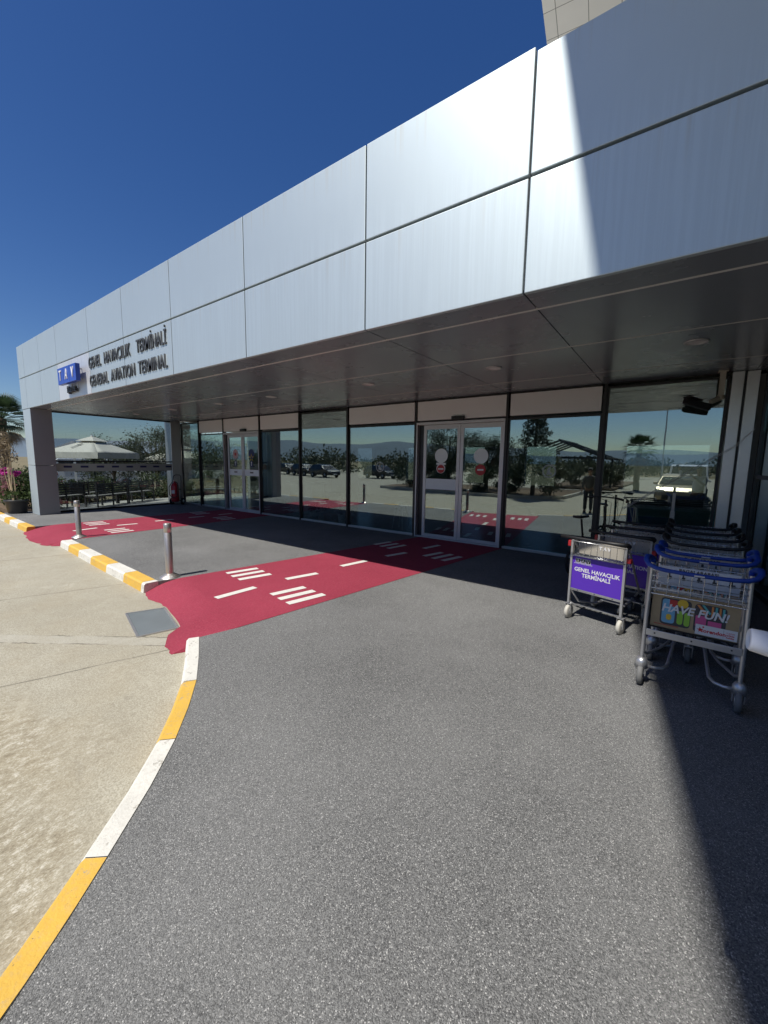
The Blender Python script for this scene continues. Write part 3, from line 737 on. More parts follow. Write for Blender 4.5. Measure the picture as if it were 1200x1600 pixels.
# interior furniture seen dimly through the glass
t = thing('reception_desk', 'pale reception desk standing inside behind the near window', 'desk', (-10.3,9.6,0))
q = MB(); q.box(-.55,.55,-.3,.3,0,1.0); q.build('body', M['white_plastic'], t, .01)
q = MB(); q.box(-.62,.62,-.36,.36,1.0,1.05); q.build('top', M['alu'], t, .005)
t = thing('service_counter', 'teal service counter inside behind the trolley bay window', 'counter', (-.15,9.3,0))
q = MB(); q.box(-.75,.78,-.3,.3,0,.95); q.build('body', M['teal'], t, .01)
q = MB(); q.box(-.80,.83,-.34,.34,.95,.985); q.build('top', M['teal'], t, .005)
t = thing('stool', 'thin legged white stool inside behind the window beside the near door', 'stool', (-5.9,8.9,0))
q = MB(); q.lathe([(0,.70),(.17,.70),(.17,.66),(0,.66)], n=20); q.build('seat', M['white_plastic'], t)
for sx in (-1,1):
    for sy in (-1,1):
        q = MB(); q.tube([(sx*.09,sy*.09,.66),(sx*.17,sy*.17,0)], .012, 6); q.build('leg', M['chrome'], t)

# ------------------------------------------------------------------ high roof overhead
a_ = math.atan(.14); ov = thing('main_building', 'tall main building with cream tiled roof overhang rising above the silver fascia', 'building', (.955,8.16,0), a_)
# local axes: +x into the building, -y along its side wall towards the road
q = MB(); q.box(-3.787,12,-14.8,3.6,11.25,11.9); q.build('roof_soffit', M['tile'], ov)
q = MB(); q.box(-3.76,11.98,-14.78,3.58,11.905,12.1); q.build('roof_slab', M['cream'], ov)
q = MB(); q.box(0.12,11.5,-14.5,3.0,3.4,11.24); q.build('wall', M['cream'], ov)
q = MB(); q.box(.30,11.4,-14.4,2.9,0,3.39); q.build('inner_core', M['wall_in'], ov)
for k in range(7):
    y1 = -.02-k*1.9; y0 = y1-1.86
    q = MB()
    q.box(0,.07,y0,y0+.05,0,3.38); q.box(0,.07,y1-.05,y1,0,3.38); q.box(.005,.065,y0+.051,y1-.051,1.62,1.68); q.box(.005,.065,y0+.051,y1-.051,0,.08); q.box(.005,.065,y0+.051,y1-.051,3.28,3.38)
    f = q.build('window', M['dark_metal'], ov)
    for z0, z1 in ((.081,1.619),(1.681,3.279)):
        q = MB(); q.box(.03,.042,y0+.051,y1-.051,z0,z1); q.build('pane', M['glass'], f)

# ------------------------------------------------------------------ bollards
t = thing('bollard', 'stainless steel bollard at the kerb end beside the near red crossing', 'bollard', (-6.12,2.87,0), 0, 'steel bollards along the kerb')
q = MB(); q.lathe([(.0,.015),(.0,.83),(.045,.83),(.053,.822),(.053,.70),(.051,.698),(.051,.690),(.053,.688),(.053,.05)], n=28); q.build('post', M['steel'], t)
q = MB(); q.lathe([(.053,.06),(.075,.05),(.145,.008),(.15,.0)], n=28); q.build('base_flange', M['steel'], t)
t2 = copy_tree(t); t2.location = (-10.80,3.12,0); t2['label'] = 'stainless steel bollard at the kerb end beside the far red crossing'

# ------------------------------------------------------------------ luggage trolleys
def wheel_mb(x, y, r, w):
    q = MB(); q.lathe([(r*.45,-w/2),(r*.9,-w/2),(r,-w*.3),(r,w*.3),(r*.9,w/2),(r*.45,w/2)], (x,y,r), 24, axis='x'); return q
def hub_mb(x, y, r, w):
    q = MB(); q.lathe([(0,-w/2-.004),(r*.5,-w/2-.004),(r*.5,w/2+.004),(0,w/2+.004)], (x,y,r), 14, axis='x'); return q
def caster(t, x, y, r, tyre, style):
    if style == 'hood':
        q = MB(); q.lathe([(0,r*2+.055),(.028,r*2+.052),(.042,r*2+.025),(.048,r*2-.03),(.044,r*2-.03)], (x,y,0), 20)
        for s in (-1,1): q.bar((x+s*.034,y,r*2-.01),(x+s*.034,y,r-.01),.006,.035,up=(0,1,0))
    else:
        q = MB(); q.box(x-.034,x+.034,y-.028,y+.028,r*2+.012,r*2+.020)
        for s in (-1,1): q.bar((x+s*.031,y,r*2+.015),(x+s*.031,y,r-.015),.006,.04,up=(0,1,0))
        q.tube([(x,y,r*2+.02),(x,y,r*2+.05)], .014, 10)
    c = q.build('caster', M['alu'], t)
    wheel_mb(x, y, r, .040).build('wheel', M[tyre], c); hub_mb(x, y, r, .036).build('hub', M['alu'], c)
def arc(c, r, a0, a1, n, f): return [f(c, r, a0+(a1-a0)*k/n) for k in range(n+1)]

def plate_purple(t, lines):
    q = MB(); q.box(-.272,.272,-.004,.004,.375,.755); p = q.build('sign_plate', M['purple'], t)
    q = MB()
    for k in range(3): q.box(-.235+k*.058,-.183+k*.058,-.0052,-.0045,.685,.735)
    q.build('logo_tile', M['black'], p)
    q = MB()
    for k in range(3):
        x0, x1 = -.235+k*.058, -.183+k*.058
        for a in ((x0,x1,.685,.688),(x0,x1,.732,.735),(x0,x0+.003,.688,.732),(x1-.003,x1,.688,.732)): q.box(a[0],a[1],-.0062,-.0054,a[2],a[3])
    q.build('logo_border', M['sticker_white'], p)
    for k, ch in enumerate('TAV'): text(ch, (-.209+k*.058,-.0065,.710), .045, M['sticker_white'], p, extrude=.0004, bold=.001)
    text('HAVALİMANLARI HOLDİNG', (-.150,-.0055,.675), .016, M['sticker_white'], p, extrude=.0004)
    for i, ln in enumerate(lines): text(ln, (0.0,-.0055,.605-i*.062), .062, M['sticker_white'], p, extrude=.0004, bold=.0012, xs=.95)
    q = MB(); q.box(-.275,.275,-.010,.008,.352,.374); q.box(-.275,.275,-.008,.006,.756,.766); q.build('plate_rail', M['alu'], t)
    q = MB()
    for x in (-.19,.0,.19): q.lathe([(0,-.013),(.006,-.013),(.006,-.010)], (x,0,.363), 8, axis='y')
    q.build('screw', M['dark_metal'], t)

def trolley_purple(label, lines, group, clips=True):
    t = thing('luggage_trolley', label, 'luggage trolley', (0,0,0), 0, group)
    q = MB()
    for s in (-1,1):
        q.bar((s*.285,0,.19),(s*.285,0,.935),.024,.03,up=(0,1,0))
        q.tube([(s*.285,.012,.36),(s*.22,.10,.20),(s*.13,.32,.155),(s*.10,.62,.15),(s*.085,.84,.15)], .013, 8)      # converging floor tubes
        q.tube([(s*.285,.012,.20),(s*.24,.05,.16),(s*.20,.12,.15)], .012, 8)
        q.tube([(s*.285,0,.93),(s*.285,.10,.86),(s*.23,.60,.34),(s*.10,.86,.20)], .012, 8)                        # sloping side rail
    q.bar((-.285,0,.36),(.285,0,.36),.02,.02); q.bar((-.2,.12,.152),(.2,.12,.152),.02,.012); q.bar((-.14,.5,.165),(.14,.5,.165),.05,.012); q.bar((-.10,.78,.165),(.10,.78,.165),.05,.012)
    q.build('frame', M['alu'], t)
    q = MB()
    pts = [(-.29,.03,.93),(-.33,-.02,.965),(-.36,-.09,.985),(-.34,-.15,.992),(-.15,-.165,.992),(.15,-.165,.992),(.30,-.15,.992),(.325,-.10,.985),(.315,-.02,.962),(.29,.03,.93)]
    q.tube(pts, [.013,.014,.016,.019,.016,.016,.024,.026,.022,.014], 10); q.build('handle', M['black_rubber'], t)
    q = MB()
    for z in (.765,.93): q.tube([(-.285,-.02,z),(.285,-.02,z),(.285,.13,z),(-.285,.13,z),(-.285,-.02,z)], .0045, 6)
    for k in range(9): q.tube([(-.27+k*.0675,-.02,.93),(-.27+k*.0675,-.02,.765),(-.27+k*.0675,.13,.765),(-.27+k*.0675,.13,.93)], .0028, 5)
    for y in (.015,.05,.085,.115): q.tube([(-.285,y,.93),(-.285,y,.765),(.285,y,.765),(.285,y,.93)], .0028, 5)
    q.build('basket', M['chrome'], t)
    q = MB(); q.box(-.255,.265,.105,.113,.772,.925); p = q.build('basket_panel', M['plate_back'], t)
    for k, ch in enumerate('TAV'): text(ch, (-.02+k*.045,.102,.865), .05, M['sticker_white'], p, extrude=.0006, bold=.003)
    plate_purple(t, lines)
    if clips:
        q = MB(); q.box(-.335,-.30,-.02,.02,.86,.93); q.build('coin_lock', M['red_clip'], t, .006)
        q = MB(); q.box(.30,.345,-.03,.02,.785,.835); q.build('coin_lock', M['red_clip'], t, .006)
    for s in (-1,1): caster(t, s*.285, .012, .080, 'pale_tyre', 'fork')
    for s in (-1,1): caster(t, s*.07, .86, .060, 'grey_tyre', 'fork')
    return t

def ad_print(t):
    q = MB(); q.box(-.275,.265,.040,.046,.505,.80); p = q.build('sign_plate', M['kraft'], t)
    def flat(name, mat, polys, y):
        m = MB()
        for P in polys: m.poly([(x,y,z) for x, z in P])
        m.build(name, mat, p, fix=False)
    def rr(x0,x1,z0,z1,r=.02):
        o = []
        for cx, cz, a in ((x1-r,z0+r,-90),(x1-r,z1-r,0),(x0+r,z1-r,90),(x0+r,z0+r,180)):
            o += [(cx+r*math.cos(R(a+30*k)), cz+r*math.sin(R(a+30*k))) for k in range(4)]
        return o
    flat('print_bag', simple('ad_dark_case', (.05,.05,.06), .4), [rr(-.215,-.02,.535,.755,.025), rr(0,.19,.525,.75,.025)], .0385)
    flat('print_pool', simple('ad_sky_blue', (.16,.42,.62), .4), [rr(-.205,-.12,.55,.745,.02)], .0375)
    flat('print_block', simple('ad_pink', (.62,.10,.28), .4), [rr(.01,.075,.57,.66,.01), [(.085,.575),(.165,.575),(.165,.63),(.085,.63)]], .0375)
    flat('print_block', simple('ad_green', (.28,.55,.06), .4), [rr(-.105,-.068,.555,.665,.017), rr(-.06,-.024,.55,.66,.017), [(.08,.545),(.17,.545),(.17,.57),(.08,.57)]], .0370)
    flat('print_block', simple('ad_yellow', (.75,.50,.04), .4), [rr(-.175,-.140,.575,.625,.016), [(-.075+.035*math.cos(R(30*k)), .725+.035*math.sin(R(30*k))) for k in range(12)]], .0368)
    flat('print_block', simple('ad_red', (.50,.03,.03), .4), [[(-.16,.69),(-.11,.69),(-.11,.745),(-.16,.745)], [(-.25,.528),(-.09,.528),(-.09,.533),(-.25,.533)]], .0366)
    flat('print_stripe', simple('ad_orange', (.70,.27,.08), .4), [[(.01,.74),(.025,.745),(.085,.67),(.07,.665)], [(.10,.66),(.112,.66),(.112,.745),(.10,.745)], [(.145,.66),(.157,.66),(.157,.745),(.145,.745)]], .0368)
    flat('print_stripe', simple('ad_turquoise', (.10,.45,.45), .4), [[(.04,.745),(.055,.747),(.10,.69),(.09,.68)], [(.122,.66),(.135,.66),(.135,.745),(.122,.745)], [(.165,.64),(.178,.64),(.178,.74),(.165,.74)]], .0366)
    text('HAVE FUN!', (-.005,.0355,.672), .088, M['sticker_white'], p, extrude=.0006, bold=.0022, xs=.93, shear=.22)
    q = MB(); q.box(.015,.262,.0345,.0355,.512,.592); c = q.build('print_label', M['sticker_white'], p)
    red = simple('ad_crimson', (.55,.01,.02), .4)
    q = MB(); st = []
    for k in range(10):
        rr_ = .022 if k % 2 == 0 else .009; a = R(100+36*k); st.append((.045+rr_*math.cos(a), .0340, .552+rr_*math.sin(a)))
    for k in range(10): q.poly([(.045,.0340,.552), st[k], st[(k+1) % 10]])
    q.disc((.062,.0340,.576), .006, 10); q.build('star', red, c, fix=False)
    text('corendon', (.122,.0340,.548), .038, red, c, extrude=.0004, bold=.0012)
    q = MB(); q.box(.182,.1832,.0338,.0342,.52,.585); q.build('divider', M['dark_metal'], c)
    text('TURİZM', (.222,.0340,.565), .013, red, c, extrude=.0003); text('airlines', (.222,.0340,.549), .016, red, c, extrude=.0003, bold=.0005); text('holiday', (.222,.0340,.532), .016, red, c, extrude=.0003, bold=.0005)

def trolley_tube(label, group, rubber, ad, tyre='grey_tyre', lettered=False):
    t = thing('luggage_trolley', label, 'luggage trolley', (0,0,0), 0, group)
    q = MB()
    for s in (-1,1):
        q.tube([(s*.305,0,.20),(s*.302,.0,.60),(s*.295,.01,1.03)], .0155, 10)
        q.tube([(s*.305,.01,.20),(s*.28,.03,.155),(s*.22,.03,.15),(s*.165,.06,.15),(s*.135,.14,.15),(s*.12,.34,.19),(s*.11,.62,.20),(s*.06,.78,.19)], .0135, 8)
        q.tube([(s*.305,.015,.27),(s*.28,.12,.22),(s*.20,.40,.19),(s*.15,.60,.19)], .011, 8)
        q.tube([(s*.298,.01,.80),(s*.298,.30,.80),(s*.25,.40,.72),(s*.22,.62,.36),(s*.06,.80,.22)], .012, 8)
        q.bar((s*.30,.005,.17),(s*.24,.02,.155),.022,.008)
    q.tube([(-.06,.78,.19),(.06,.78,.19)], .0135, 8)
    q.build('frame', M['alu'], t)
    q = MB(); q.box(-.292,.292,-.022,-.016,.435,.488); o = q.build('cross_bar', M['alu'], t, .002)
    q = MB()
    for x in (-.235,0,.235): q.lathe([(0,-.026),(.006,-.026),(.006,-.0225)], (x,0,.463), 8, axis='y')
    q.build('screw', M['dark_metal'], o)
    # handle: wide U of rubber covered tube curling up and back to the posts
    q = MB()
    pts = []
    for s, rev in ((-1,False),(1,True)):
        a = [(s*.297,.055,1.045),(s*.318,.02,1.072),(s*.332,-.03,1.078),(s*.332,-.075,1.062),(s*.312,-.110,1.035),(s*.265,-.128,1.018),(s*.20,-.135,1.010)]
        pts += a if not rev else list(reversed(a))
        if not rev: pts += [(-.07,-.137,1.006),(.07,-.137,1.006)]
    q.tube(pts, [.021,.0225,.0225,.021,.018,.016,.0155] + [.015,.015] + [.0155,.016,.018,.021,.0225,.0225,.021], 12)
    for s in (-1,1): q.tube([(s*.295,.01,1.02),(s*.297,.055,1.045)], .02, 10)
    q.build('handle', M[rubber], t)
    if ad: q = MB(); q.box(-.03,.03,-.157,-.14,1.000,1.010); q.build('handle_badge', M['alu_light'], t)
    # wire basket
    q = MB()
    for z, y1 in ((.975,.31),(.93,.31),(.885,.31),(.83,.29)): q.tube([(-.285,-.012,z),(.285,-.012,z),(.285,y1,z),(-.285,y1,z),(-.285,-.012,z)], .004 if z < .97 else .0055, 6)
    q.tube([(-.285,-.03,.79),(.285,-.03,.79)], .0055, 6)
    for k in range(8):
        x = -.26+k*.0743
        q.tube([(x,-.012,.975),(x,-.013,.84),(x,-.03,.80),(x,.0,.785),(x,.28,.80),(x,.31,.975)], .003, 5)
    for k in range(5): q.tube([(-.285,.03+k*.06,.975),(-.285,.03+k*.06,.80),(.285,.03+k*.06,.80),(.285,.03+k*.06,.975)], .0028, 5)
    q.build('basket', M['chrome'], t)
    q = MB(); q.box(-.262,.262,.262,.268,.80,.965); p = q.build('basket_panel', M['sticker_white' if ad else 'plate_back'], t)
    if ad:
        for k, w_ in enumerate((.03,.022,.036,.026,.04)):
            x = -.2+k*.098; q = MB()
            q.box(x,x+w_,.2600,.2612,.86,.885); q.box(x+.004,x+w_*.6,.2600,.2612,.885,.91)
            q.build('pictogram', M['letter'], p)
        text('BAGAJ ARABASI', (0,.2605,.94), .036, M['letter'], p, extrude=.0004, bold=.001)
        ad_print(t)
        q = MB(); q.box(-.278,.268,.047,.052,.80,.828); q.build('plate_rail', M['alu_light'], t)
        q = MB(); q.box(-.275,.268,.035,.050,.492,.504); q.build('plate_edge', M['black_rubber'], t)
    else:
        q = MB(); q.box(-.27,.27,.040,.046,.505,.795); q.build('sign_plate', M['plate_back' if not lettered else 'purple'], t)
    for s in (-1,1): caster(t, s*.305, 0, .088, tyre, 'hood')
    caster(t, 0, .70, .070, tyre, 'fork')
    return t
G1 = 'trolleys nested in the left row by the window'; G2 = 'trolleys nested in the right row by the window'
a1 = math.atan2(-.286,.958)
f1 = Vector((.286,.958,0)); p1 = Vector((-.61,4.865,0))
t = trolley_purple('front trolley of the left row with purple Turkish plate in full sun', ['GENEL HAVACILIK','TERMİNALİ'], G1); t.location = p1; t.rotation_euler.z = a1
t = trolley_purple('second trolley of the left row, its purple English plate half hidden', ['GENERAL AVIATION','TERMINAL'], G1); t.location = (-.42,5.48,0); t.rotation_euler.z = R(-15)
third = trolley_purple('third trolley of the left row, black handle behind the purple English plate', ['GENEL HAVACILIK','TERMİNALİ'], G1, False); third.location = (-.34,6.08,0); third.rotation_euler.z = R(-11)
c = copy_tree(third); c['label'] = 'rearmost trolley of the left row, closest to the window glass'; c.location = (-.30,6.66,0); c.rotation_euler.z = R(-8)
t = trolley_tube('front trolley of the right row with blue handle and HAVE FUN advert', G2, 'blue_rubber', True); t.location = (.213,3.775,0); t.rotation_euler.z = R(-2)
t0 = trolley_tube('second blue handled trolley, nested right behind the HAVE FUN advert trolley', G2, 'blue_rubber', True); t0.location = (.262,4.33,0); t0.rotation_euler.z = R(-1)
c = copy_tree(t0); c['label'] = 'third blue handled trolley, last blue handle before the black ones'; c.location = (.285,4.58,0); c.rotation_euler.z = R(-1)
tb = trolley_tube('first black handled trolley behind the blue ones in the right row', G2, 'black_rubber', False); tb.location = (.30,5.12,0)
for k, lb in enumerate(('second black handled trolley of the right row, counting from the blue ones', 'third black handled trolley of the right row, counting from the blue ones', 'rearmost black handled trolley of the right row, up against the window')):
    c = copy_tree(tb); c['label'] = lb; c.location = (.31+.012*k, 5.62+.50*k, 0)

# thin white post between the two trolley rows
t = thing('marker_post', 'slim off white post standing between the two trolley rows', 'post', (.02,7.35,0))
q = MB(); q.box(-.03,.03,-.03,.03,.02,1.12); q.build('post', M['cam_white'], t, .006)
q = MB(); q.box(-.11,.11,-.11,.11,0,.02); q.build('foot', M['alu'], t, .004)
q = MB(); q.box(-.02,.02,-.02,.02,1.12,1.40); q.build('upper_tube', M['cam_white'], t, .004)

# ------------------------------------------------------------------ bicycle leaning by the window
t = thing('bicycle', 'dark folding bicycle with tall seat post parked behind the left trolley row', 'bicycle', (-1.12,7.05,0), R(-24.0))
def ring(bb, c, r, rad, n=32, m=8):
    for i in range(n):
        pass
    pts = [(c[0], c[1]+r*math.cos(2*math.pi*k/n), c[2]+r*math.sin(2*math.pi*k/n)) for k in range(n+1)]
    bb.tube(pts, rad, m, caps=False)
for nm, y in (('rear_wheel',-.15),('front_wheel',.72)):
    q = MB(); ring(q, (0,y,.255), .235, .021); wl = q.build(nm, M['tyre'], t)
    q = MB(); ring(q, (0,y,.255), .212, .008, 32, 6); q.build('rim', M['dark_metal'], wl)
    q = MB()
    for k in range(12):
        an = 2*math.pi*k/12; q.tube([(.012*(-1)**k,y,.255),(0,y+.21*math.cos(an),.255+.21*math.sin(an))], .0018, 4)
    q.lathe([(0,-.03),(.02,-.03),(.02,.03),(0,.03)], (0,y,.255), 10, axis='x'); q.build('spokes', M['chrome'], wl)
q = MB()
q.tube([(0,.60,.62),(0,.45,.46),(0,.12,.36)], .026, 10); q.tube([(0,.10,.30),(0,.0,.62)], .022, 10)
for s in (-1,1): q.tube([(s*.05,-.15,.255),(s*.02,.10,.33)], .011, 8); q.tube([(s*.05,-.15,.255),(s*.02,.02,.56)], .010, 8); q.tube([(s*.045,.72,.255),(s*.045,.66,.50),(0,.62,.55)], .013, 8)
q.build('frame', M['black_rubber'], t)
q = MB(); q.tube([(0,.62,.55),(0,.58,.78),(0,.55,1.22)], .018, 10); q.tube([(-.31,.50,1.245),(-.15,.54,1.26),(0,.55,1.265),(.15,.54,1.26),(.31,.50,1.245)], .012, 8)
h = q.build('handlebar', M['black_rubber'], t)
q = MB()
for s in (-1,1): q.tube([(s*.31,.50,1.245),(s*.19,.533,1.258)], .018, 10); q.tube([(s*.20,.56,1.24),(s*.29,.56,1.22)], .006, 6)
q.build('grip', M['black_rubber'], h)
q = MB(); q.tube([(.17,.57,1.25),(.10,.72,1.22),(.06,.74,.95),(.03,.64,.70)], .004, 5); q.tube([(-.17,.57,1.25),(-.02,.75,1.16),(.02,.66,.80),(.0,.6,.62)], .004, 5); q.build('brake_cable', M['black_rubber'], h)
q = MB(); q.tube([(0,.0,.60),(0,-.075,.93)], .016, 10); q.build('seat_post', M['black_rubber'], t)
q = MB(); q._add([(-.07,-.20,.95),(.07,-.20,.95),(.045,-.02,.955),(.02,.10,.95),(-.02,.10,.95),(-.045,-.02,.955),(-.075,-.21,.99),(.075,-.21,.99),(.05,-.03,.985),(.022,.10,.98),(-.022,.10,.98),(-.05,-.03,.985)],
  [(0,1,2,3,4,5),(6,11,10,9,8,7),(0,6,7,1),(1,7,8,2),(2,8,9,3),(3,9,10,4),(4,10,11,5),(5,11,6,0)], 0, True); q.build('saddle', M['black_rubber'], t, .01)
q = MB(); q.lathe([(0,.035),(.08,.035),(.085,.03),(.08,.025),(0,.025)], (0,.10,.30), 24, axis='x'); q.bar((.05,.10,.30),(.06,.06,.14),.012,.02); q.bar((-.04,.10,.30),(-.05,.14,.46),.012,.02); q.box(.05,.13,.02,.09,.13,.15); q.box(-.13,-.05,.11,.18,.45,.47); q.build('crank', M['dark_metal'], t)

# ------------------------------------------------------------------ wheeled fire extinguisher
t = thing('fire_extinguisher', 'red wheeled fire extinguisher beside the silver column at the glass end wall', 'fire extinguisher', (-15.75,7.75,0), R(35))
q = MB(); q.lathe([(0,.12),(.10,.12),(.135,.15),(.14,.20),(.14,.72),(.12,.80),(.06,.85),(.04,.87),(.04,.92),(0,.92)], n=28); q.build('cylinder', M['red_paint'], t)
q = MB(); q.tube([(-.17,.10,.16),(-.17,.14,.80),(-.15,.20,1.10),(-.08,.24,1.16),(.08,.24,1.16),(.15,.20,1.10),(.17,.14,.80),(.17,.10,.16)], .013, 8); q.bar((-.17,.10,.16),(.17,.10,.16),.03,.03); q.bar((-.17,.12,.6),(.17,.12,.6),.02,.02); q.build('cart_frame', M['ext_black'], t)
q = MB(); q.tube([(.05,-.05,.90),(.16,-.10,.86),(.19,-.12,.6),(.17,-.15,.35),(.0,-.17,.28),(-.14,-.15,.40),(-.15,-.14,.7),(-.05,-.12,.88)], .016, 8); q.build('hose', M['ext_black'], t)
q = MB(); q.lathe([(0,.035),(.05,.035),(.05,-.035),(0,-.035)], (0,0,.95), 12); q.box(-.02,.10,-.02,.02,.96,.985); q.build('valve', M['steel'], t)
for s in (-1,1):
    wheel_mb(s*.22,.12,.13,.05).build('wheel', M['tyre'], t)
    hub_mb(s*.22,.12,.13,.05).build('hub', M['alu'], t)
q = MB(); q.box(-.06,.06,-.1435,-.1405,.45,.58); q.build('label', M['sticker_white'], t)

# ------------------------------------------------------------------ vegetation
def limb_mesh(segs, mat, parent, name='trunk', n=8):
    q = MB()
    for pts, rs in segs: q.tube(pts, rs, n)
    return q.build(name, mat, parent)
def tree(label, loc, h, rad, mat, nleaf, size, seed, name='tree', trunk_h=None, group=None, clumps=26, cz=None, shell=.5, asp=.45):
    rng = np.random.default_rng(seed); rr = random.Random(seed)
    t = thing(name, label, 'tree', loc, 0, group)
    th = trunk_h or h*.35
    segs = [([(0,0,-.3),(.03,.02,th*.5),(.0,.05,th),(.06,.0,h*.75)], [h*.035,h*.028,h*.022,h*.007])]
    for k in range(7):
        a = rr.uniform(0, 6.28); z0 = th*rr.uniform(.75,1.25); e = Vector((math.cos(a)*rad[0]*.7, math.sin(a)*rad[1]*.7, h*rr.uniform(.55,.85)))
        s0 = Vector((.0,.03,z0)); m_ = s0.lerp(e,.5) + Vector((0,0,h*.04)); segs.append(([s0,m_,e], [h*.014,h*.009,h*.004]))
    limb_mesh(segs, M['bark'], t)
    q = MB(); leaves(q, (0,0,cz if cz else h-rad[2]*.95), rad, nleaf, size, rng, 0, clumps, asp, shell); q.build('crown', M[mat], t, fix=False)
    return t
def bush(label, loc, rad, mat, nleaf, size, seed, flowers=None, group=None, name='shrub', clumps=16):
    rng = np.random.default_rng(seed); rr = random.Random(seed); t = thing(name, label, 'shrub', loc, 0, group)
    segs = []
    for k in range(6):
        a = rr.uniform(0, 6.28); segs.append(([(0,0,-.05),(math.cos(a)*rad[0]*.3,math.sin(a)*rad[1]*.3,rad[2]*.8),(math.cos(a)*rad[0]*.6,math.sin(a)*rad[1]*.6,rad[2]*1.5)], [.025,.018,.006]))
    limb_mesh(segs, M['bark'], t, 'stem', 6)
    q = MB(); leaves(q, (0,0,rad[2]*.98), rad, nleaf, size, rng, 0, clumps, .5, .45); q.build('foliage', M[mat], t, fix=False)
    if flowers:
        for c_, r_, n_, m_ in flowers:
            q = MB(); leaves(q, c_, r_, n_, .075, rng, 0, 7, .9, .2); q.build('blossom', M[m_], t, fix=False)
    return t
def palm(label, loc, h, fr, seed, nfan=34, dry=True):
    rr = random.Random(seed); t = thing('palm_tree', label, 'palm tree', loc)
    q = MB(); rs = []; pts = []
    for k in range(15): pts.append((.02*math.sin(k),.02*math.cos(k*1.3),-.3+(h+.3)*k/14)); rs.append(.20+.03*(k % 2)-.004*k)
    q.tube(pts, rs, 12); q.build('trunk', M['bark'], t)
    def fan(bb, base, d, L, nb, spread, droop, mi):
        d = Vector(d).normalized(); side = d.cross(Vector((0,0,1)))
        side = side.normalized() if side.length > .05 else Vector((1,0,0)); upv = side.cross(d)
        tip = Vector(base) + d*L*.55 ; bb.tube([base, tip], [.014,.008], 5, mi)
        for k in range(nb):
            a = spread*(k/(nb-1)-.5)*2; dd = (d*math.cos(a) + side*math.sin(a)).normalized()
            ln = L*.62*(1-.22*abs(a)/spread); p1 = tip + dd*ln*.55 + upv*.03*ln; p2 = tip + dd*ln - Vector((0,0,droop*ln))
            wv = dd.cross(upv).normalized()*.021*L
            bb._add([tip, p1-wv, p2, p1+wv], [(0,1,2,3)], mi)
    q = MB()
    for k in range(nfan):
        a = k*2.399; el = R(-28 + 115*((k+.5)/nfan)); d = (math.cos(a)*math.cos(el), math.sin(a)*math.cos(el), math.sin(el))
        fan(q, (0,0,h-.05), d, fr*rr.uniform(.85,1.12), 19, R(78), .18, 0)
    q.build('crown', M['palm'], t, fix=False)
    if dry:
        q = MB()
        for k in range(16):
            a = k*2.399+.5; el = R(rr.uniform(-72,-38)); d = (math.cos(a)*math.cos(el), math.sin(a)*math.cos(el), math.sin(el))
            fan(q, (0,0,h-.25), d, fr*.85, 13, R(55), .3, 0)
        q.build('dead_fronds', M['dry_leaf'], t, fix=False)
    return t
palm('fan palm with green crown over dry fronds behind the bougainvillea', (-25.4,4.75,-.2), 3.72, 1.2, 3, 40)
# planting bed and potted bougainvillea at the far left
b = MB(); b.prism([(-26,3.32),(-17.25,3.22),(-17.25,4.6),(-26,5.6)], -.1, .03); tag(b.build('bed_soil', M['soil']), kind='structure')
bush('bougainvillea shrub with magenta blossoms beside the left column', (-18.0,3.75,.02), (.95,.75,.72), 'green', 2600, .10, 11,
     [((.1,-.5,1.32),(.34,.25,.14),420,'magenta'), ((.55,-.35,1.22),(.25,.2,.12),180,'magenta'), ((-.1,-.45,.72),(.6,.35,.45),170,'pinkish')], name='flowering_shrub')
bush('round green shrub far left, behind the bougainvillea', (-20.3,4.1,0), (1.2,.8,.62), 'green', 2200, .11, 12, [((0,-.4,.9),(.8,.5,.3),120,'pinkish')], group='shrubs in the left bed')
bush('low olive shrub far left, under the fan palm', (-23.2,4.4,0), (1.3,.9,.75), 'olive', 2000, .12, 13, group='shrubs in the left bed')
t = thing('planter_pot', 'black plastic plant pot with dry canes standing by the left column', 'plant pot', (-16.85,3.30,0))
q = MB(); q.lathe([(0,.004),(.22,.004),(.235,.03),(.285,.38),(.305,.385),(.305,.43),(.28,.43),(.27,.36),(0,.36)], n=32); q.build('pot', M['pot'], t)
q = MB(); q.disc((0,0,.365), .268, 24, axis='z'); q.build('soil', M['soil'], t)
q = MB(); rr = random.Random(4)
for k in range(7):
    x = rr.uniform(-.1,.1); y = rr.uniform(-.08,.08); tx = x - rr.uniform(.1,.75); hh = rr.uniform(1.3,2.7)
    q.tube([(x,y,.34),(x+(tx-x)*.3,y-.02,hh*.4),(x+(tx-x)*.7,y+rr.uniform(-.1,.1),hh*.8),(tx,y+rr.uniform(-.2,.1),hh)], [.014,.012,.008,.003], 6)
q.build('cane', M['cane'], t)
q = MB(); leaves(q, (-.38,-.05,1.95), (.42,.3,.75), 420, .13, np.random.default_rng(8), 0, 14, .25, .2, .7); q.build('dry_foliage', M['dry_leaf'], t, fix=False)
q = MB(); leaves(q, (0,0,.55), (.34,.3,.2), 200, .10, np.random.default_rng(9), 0, 8, .5, .3); q.build('foliage', M['green'], t, fix=False)

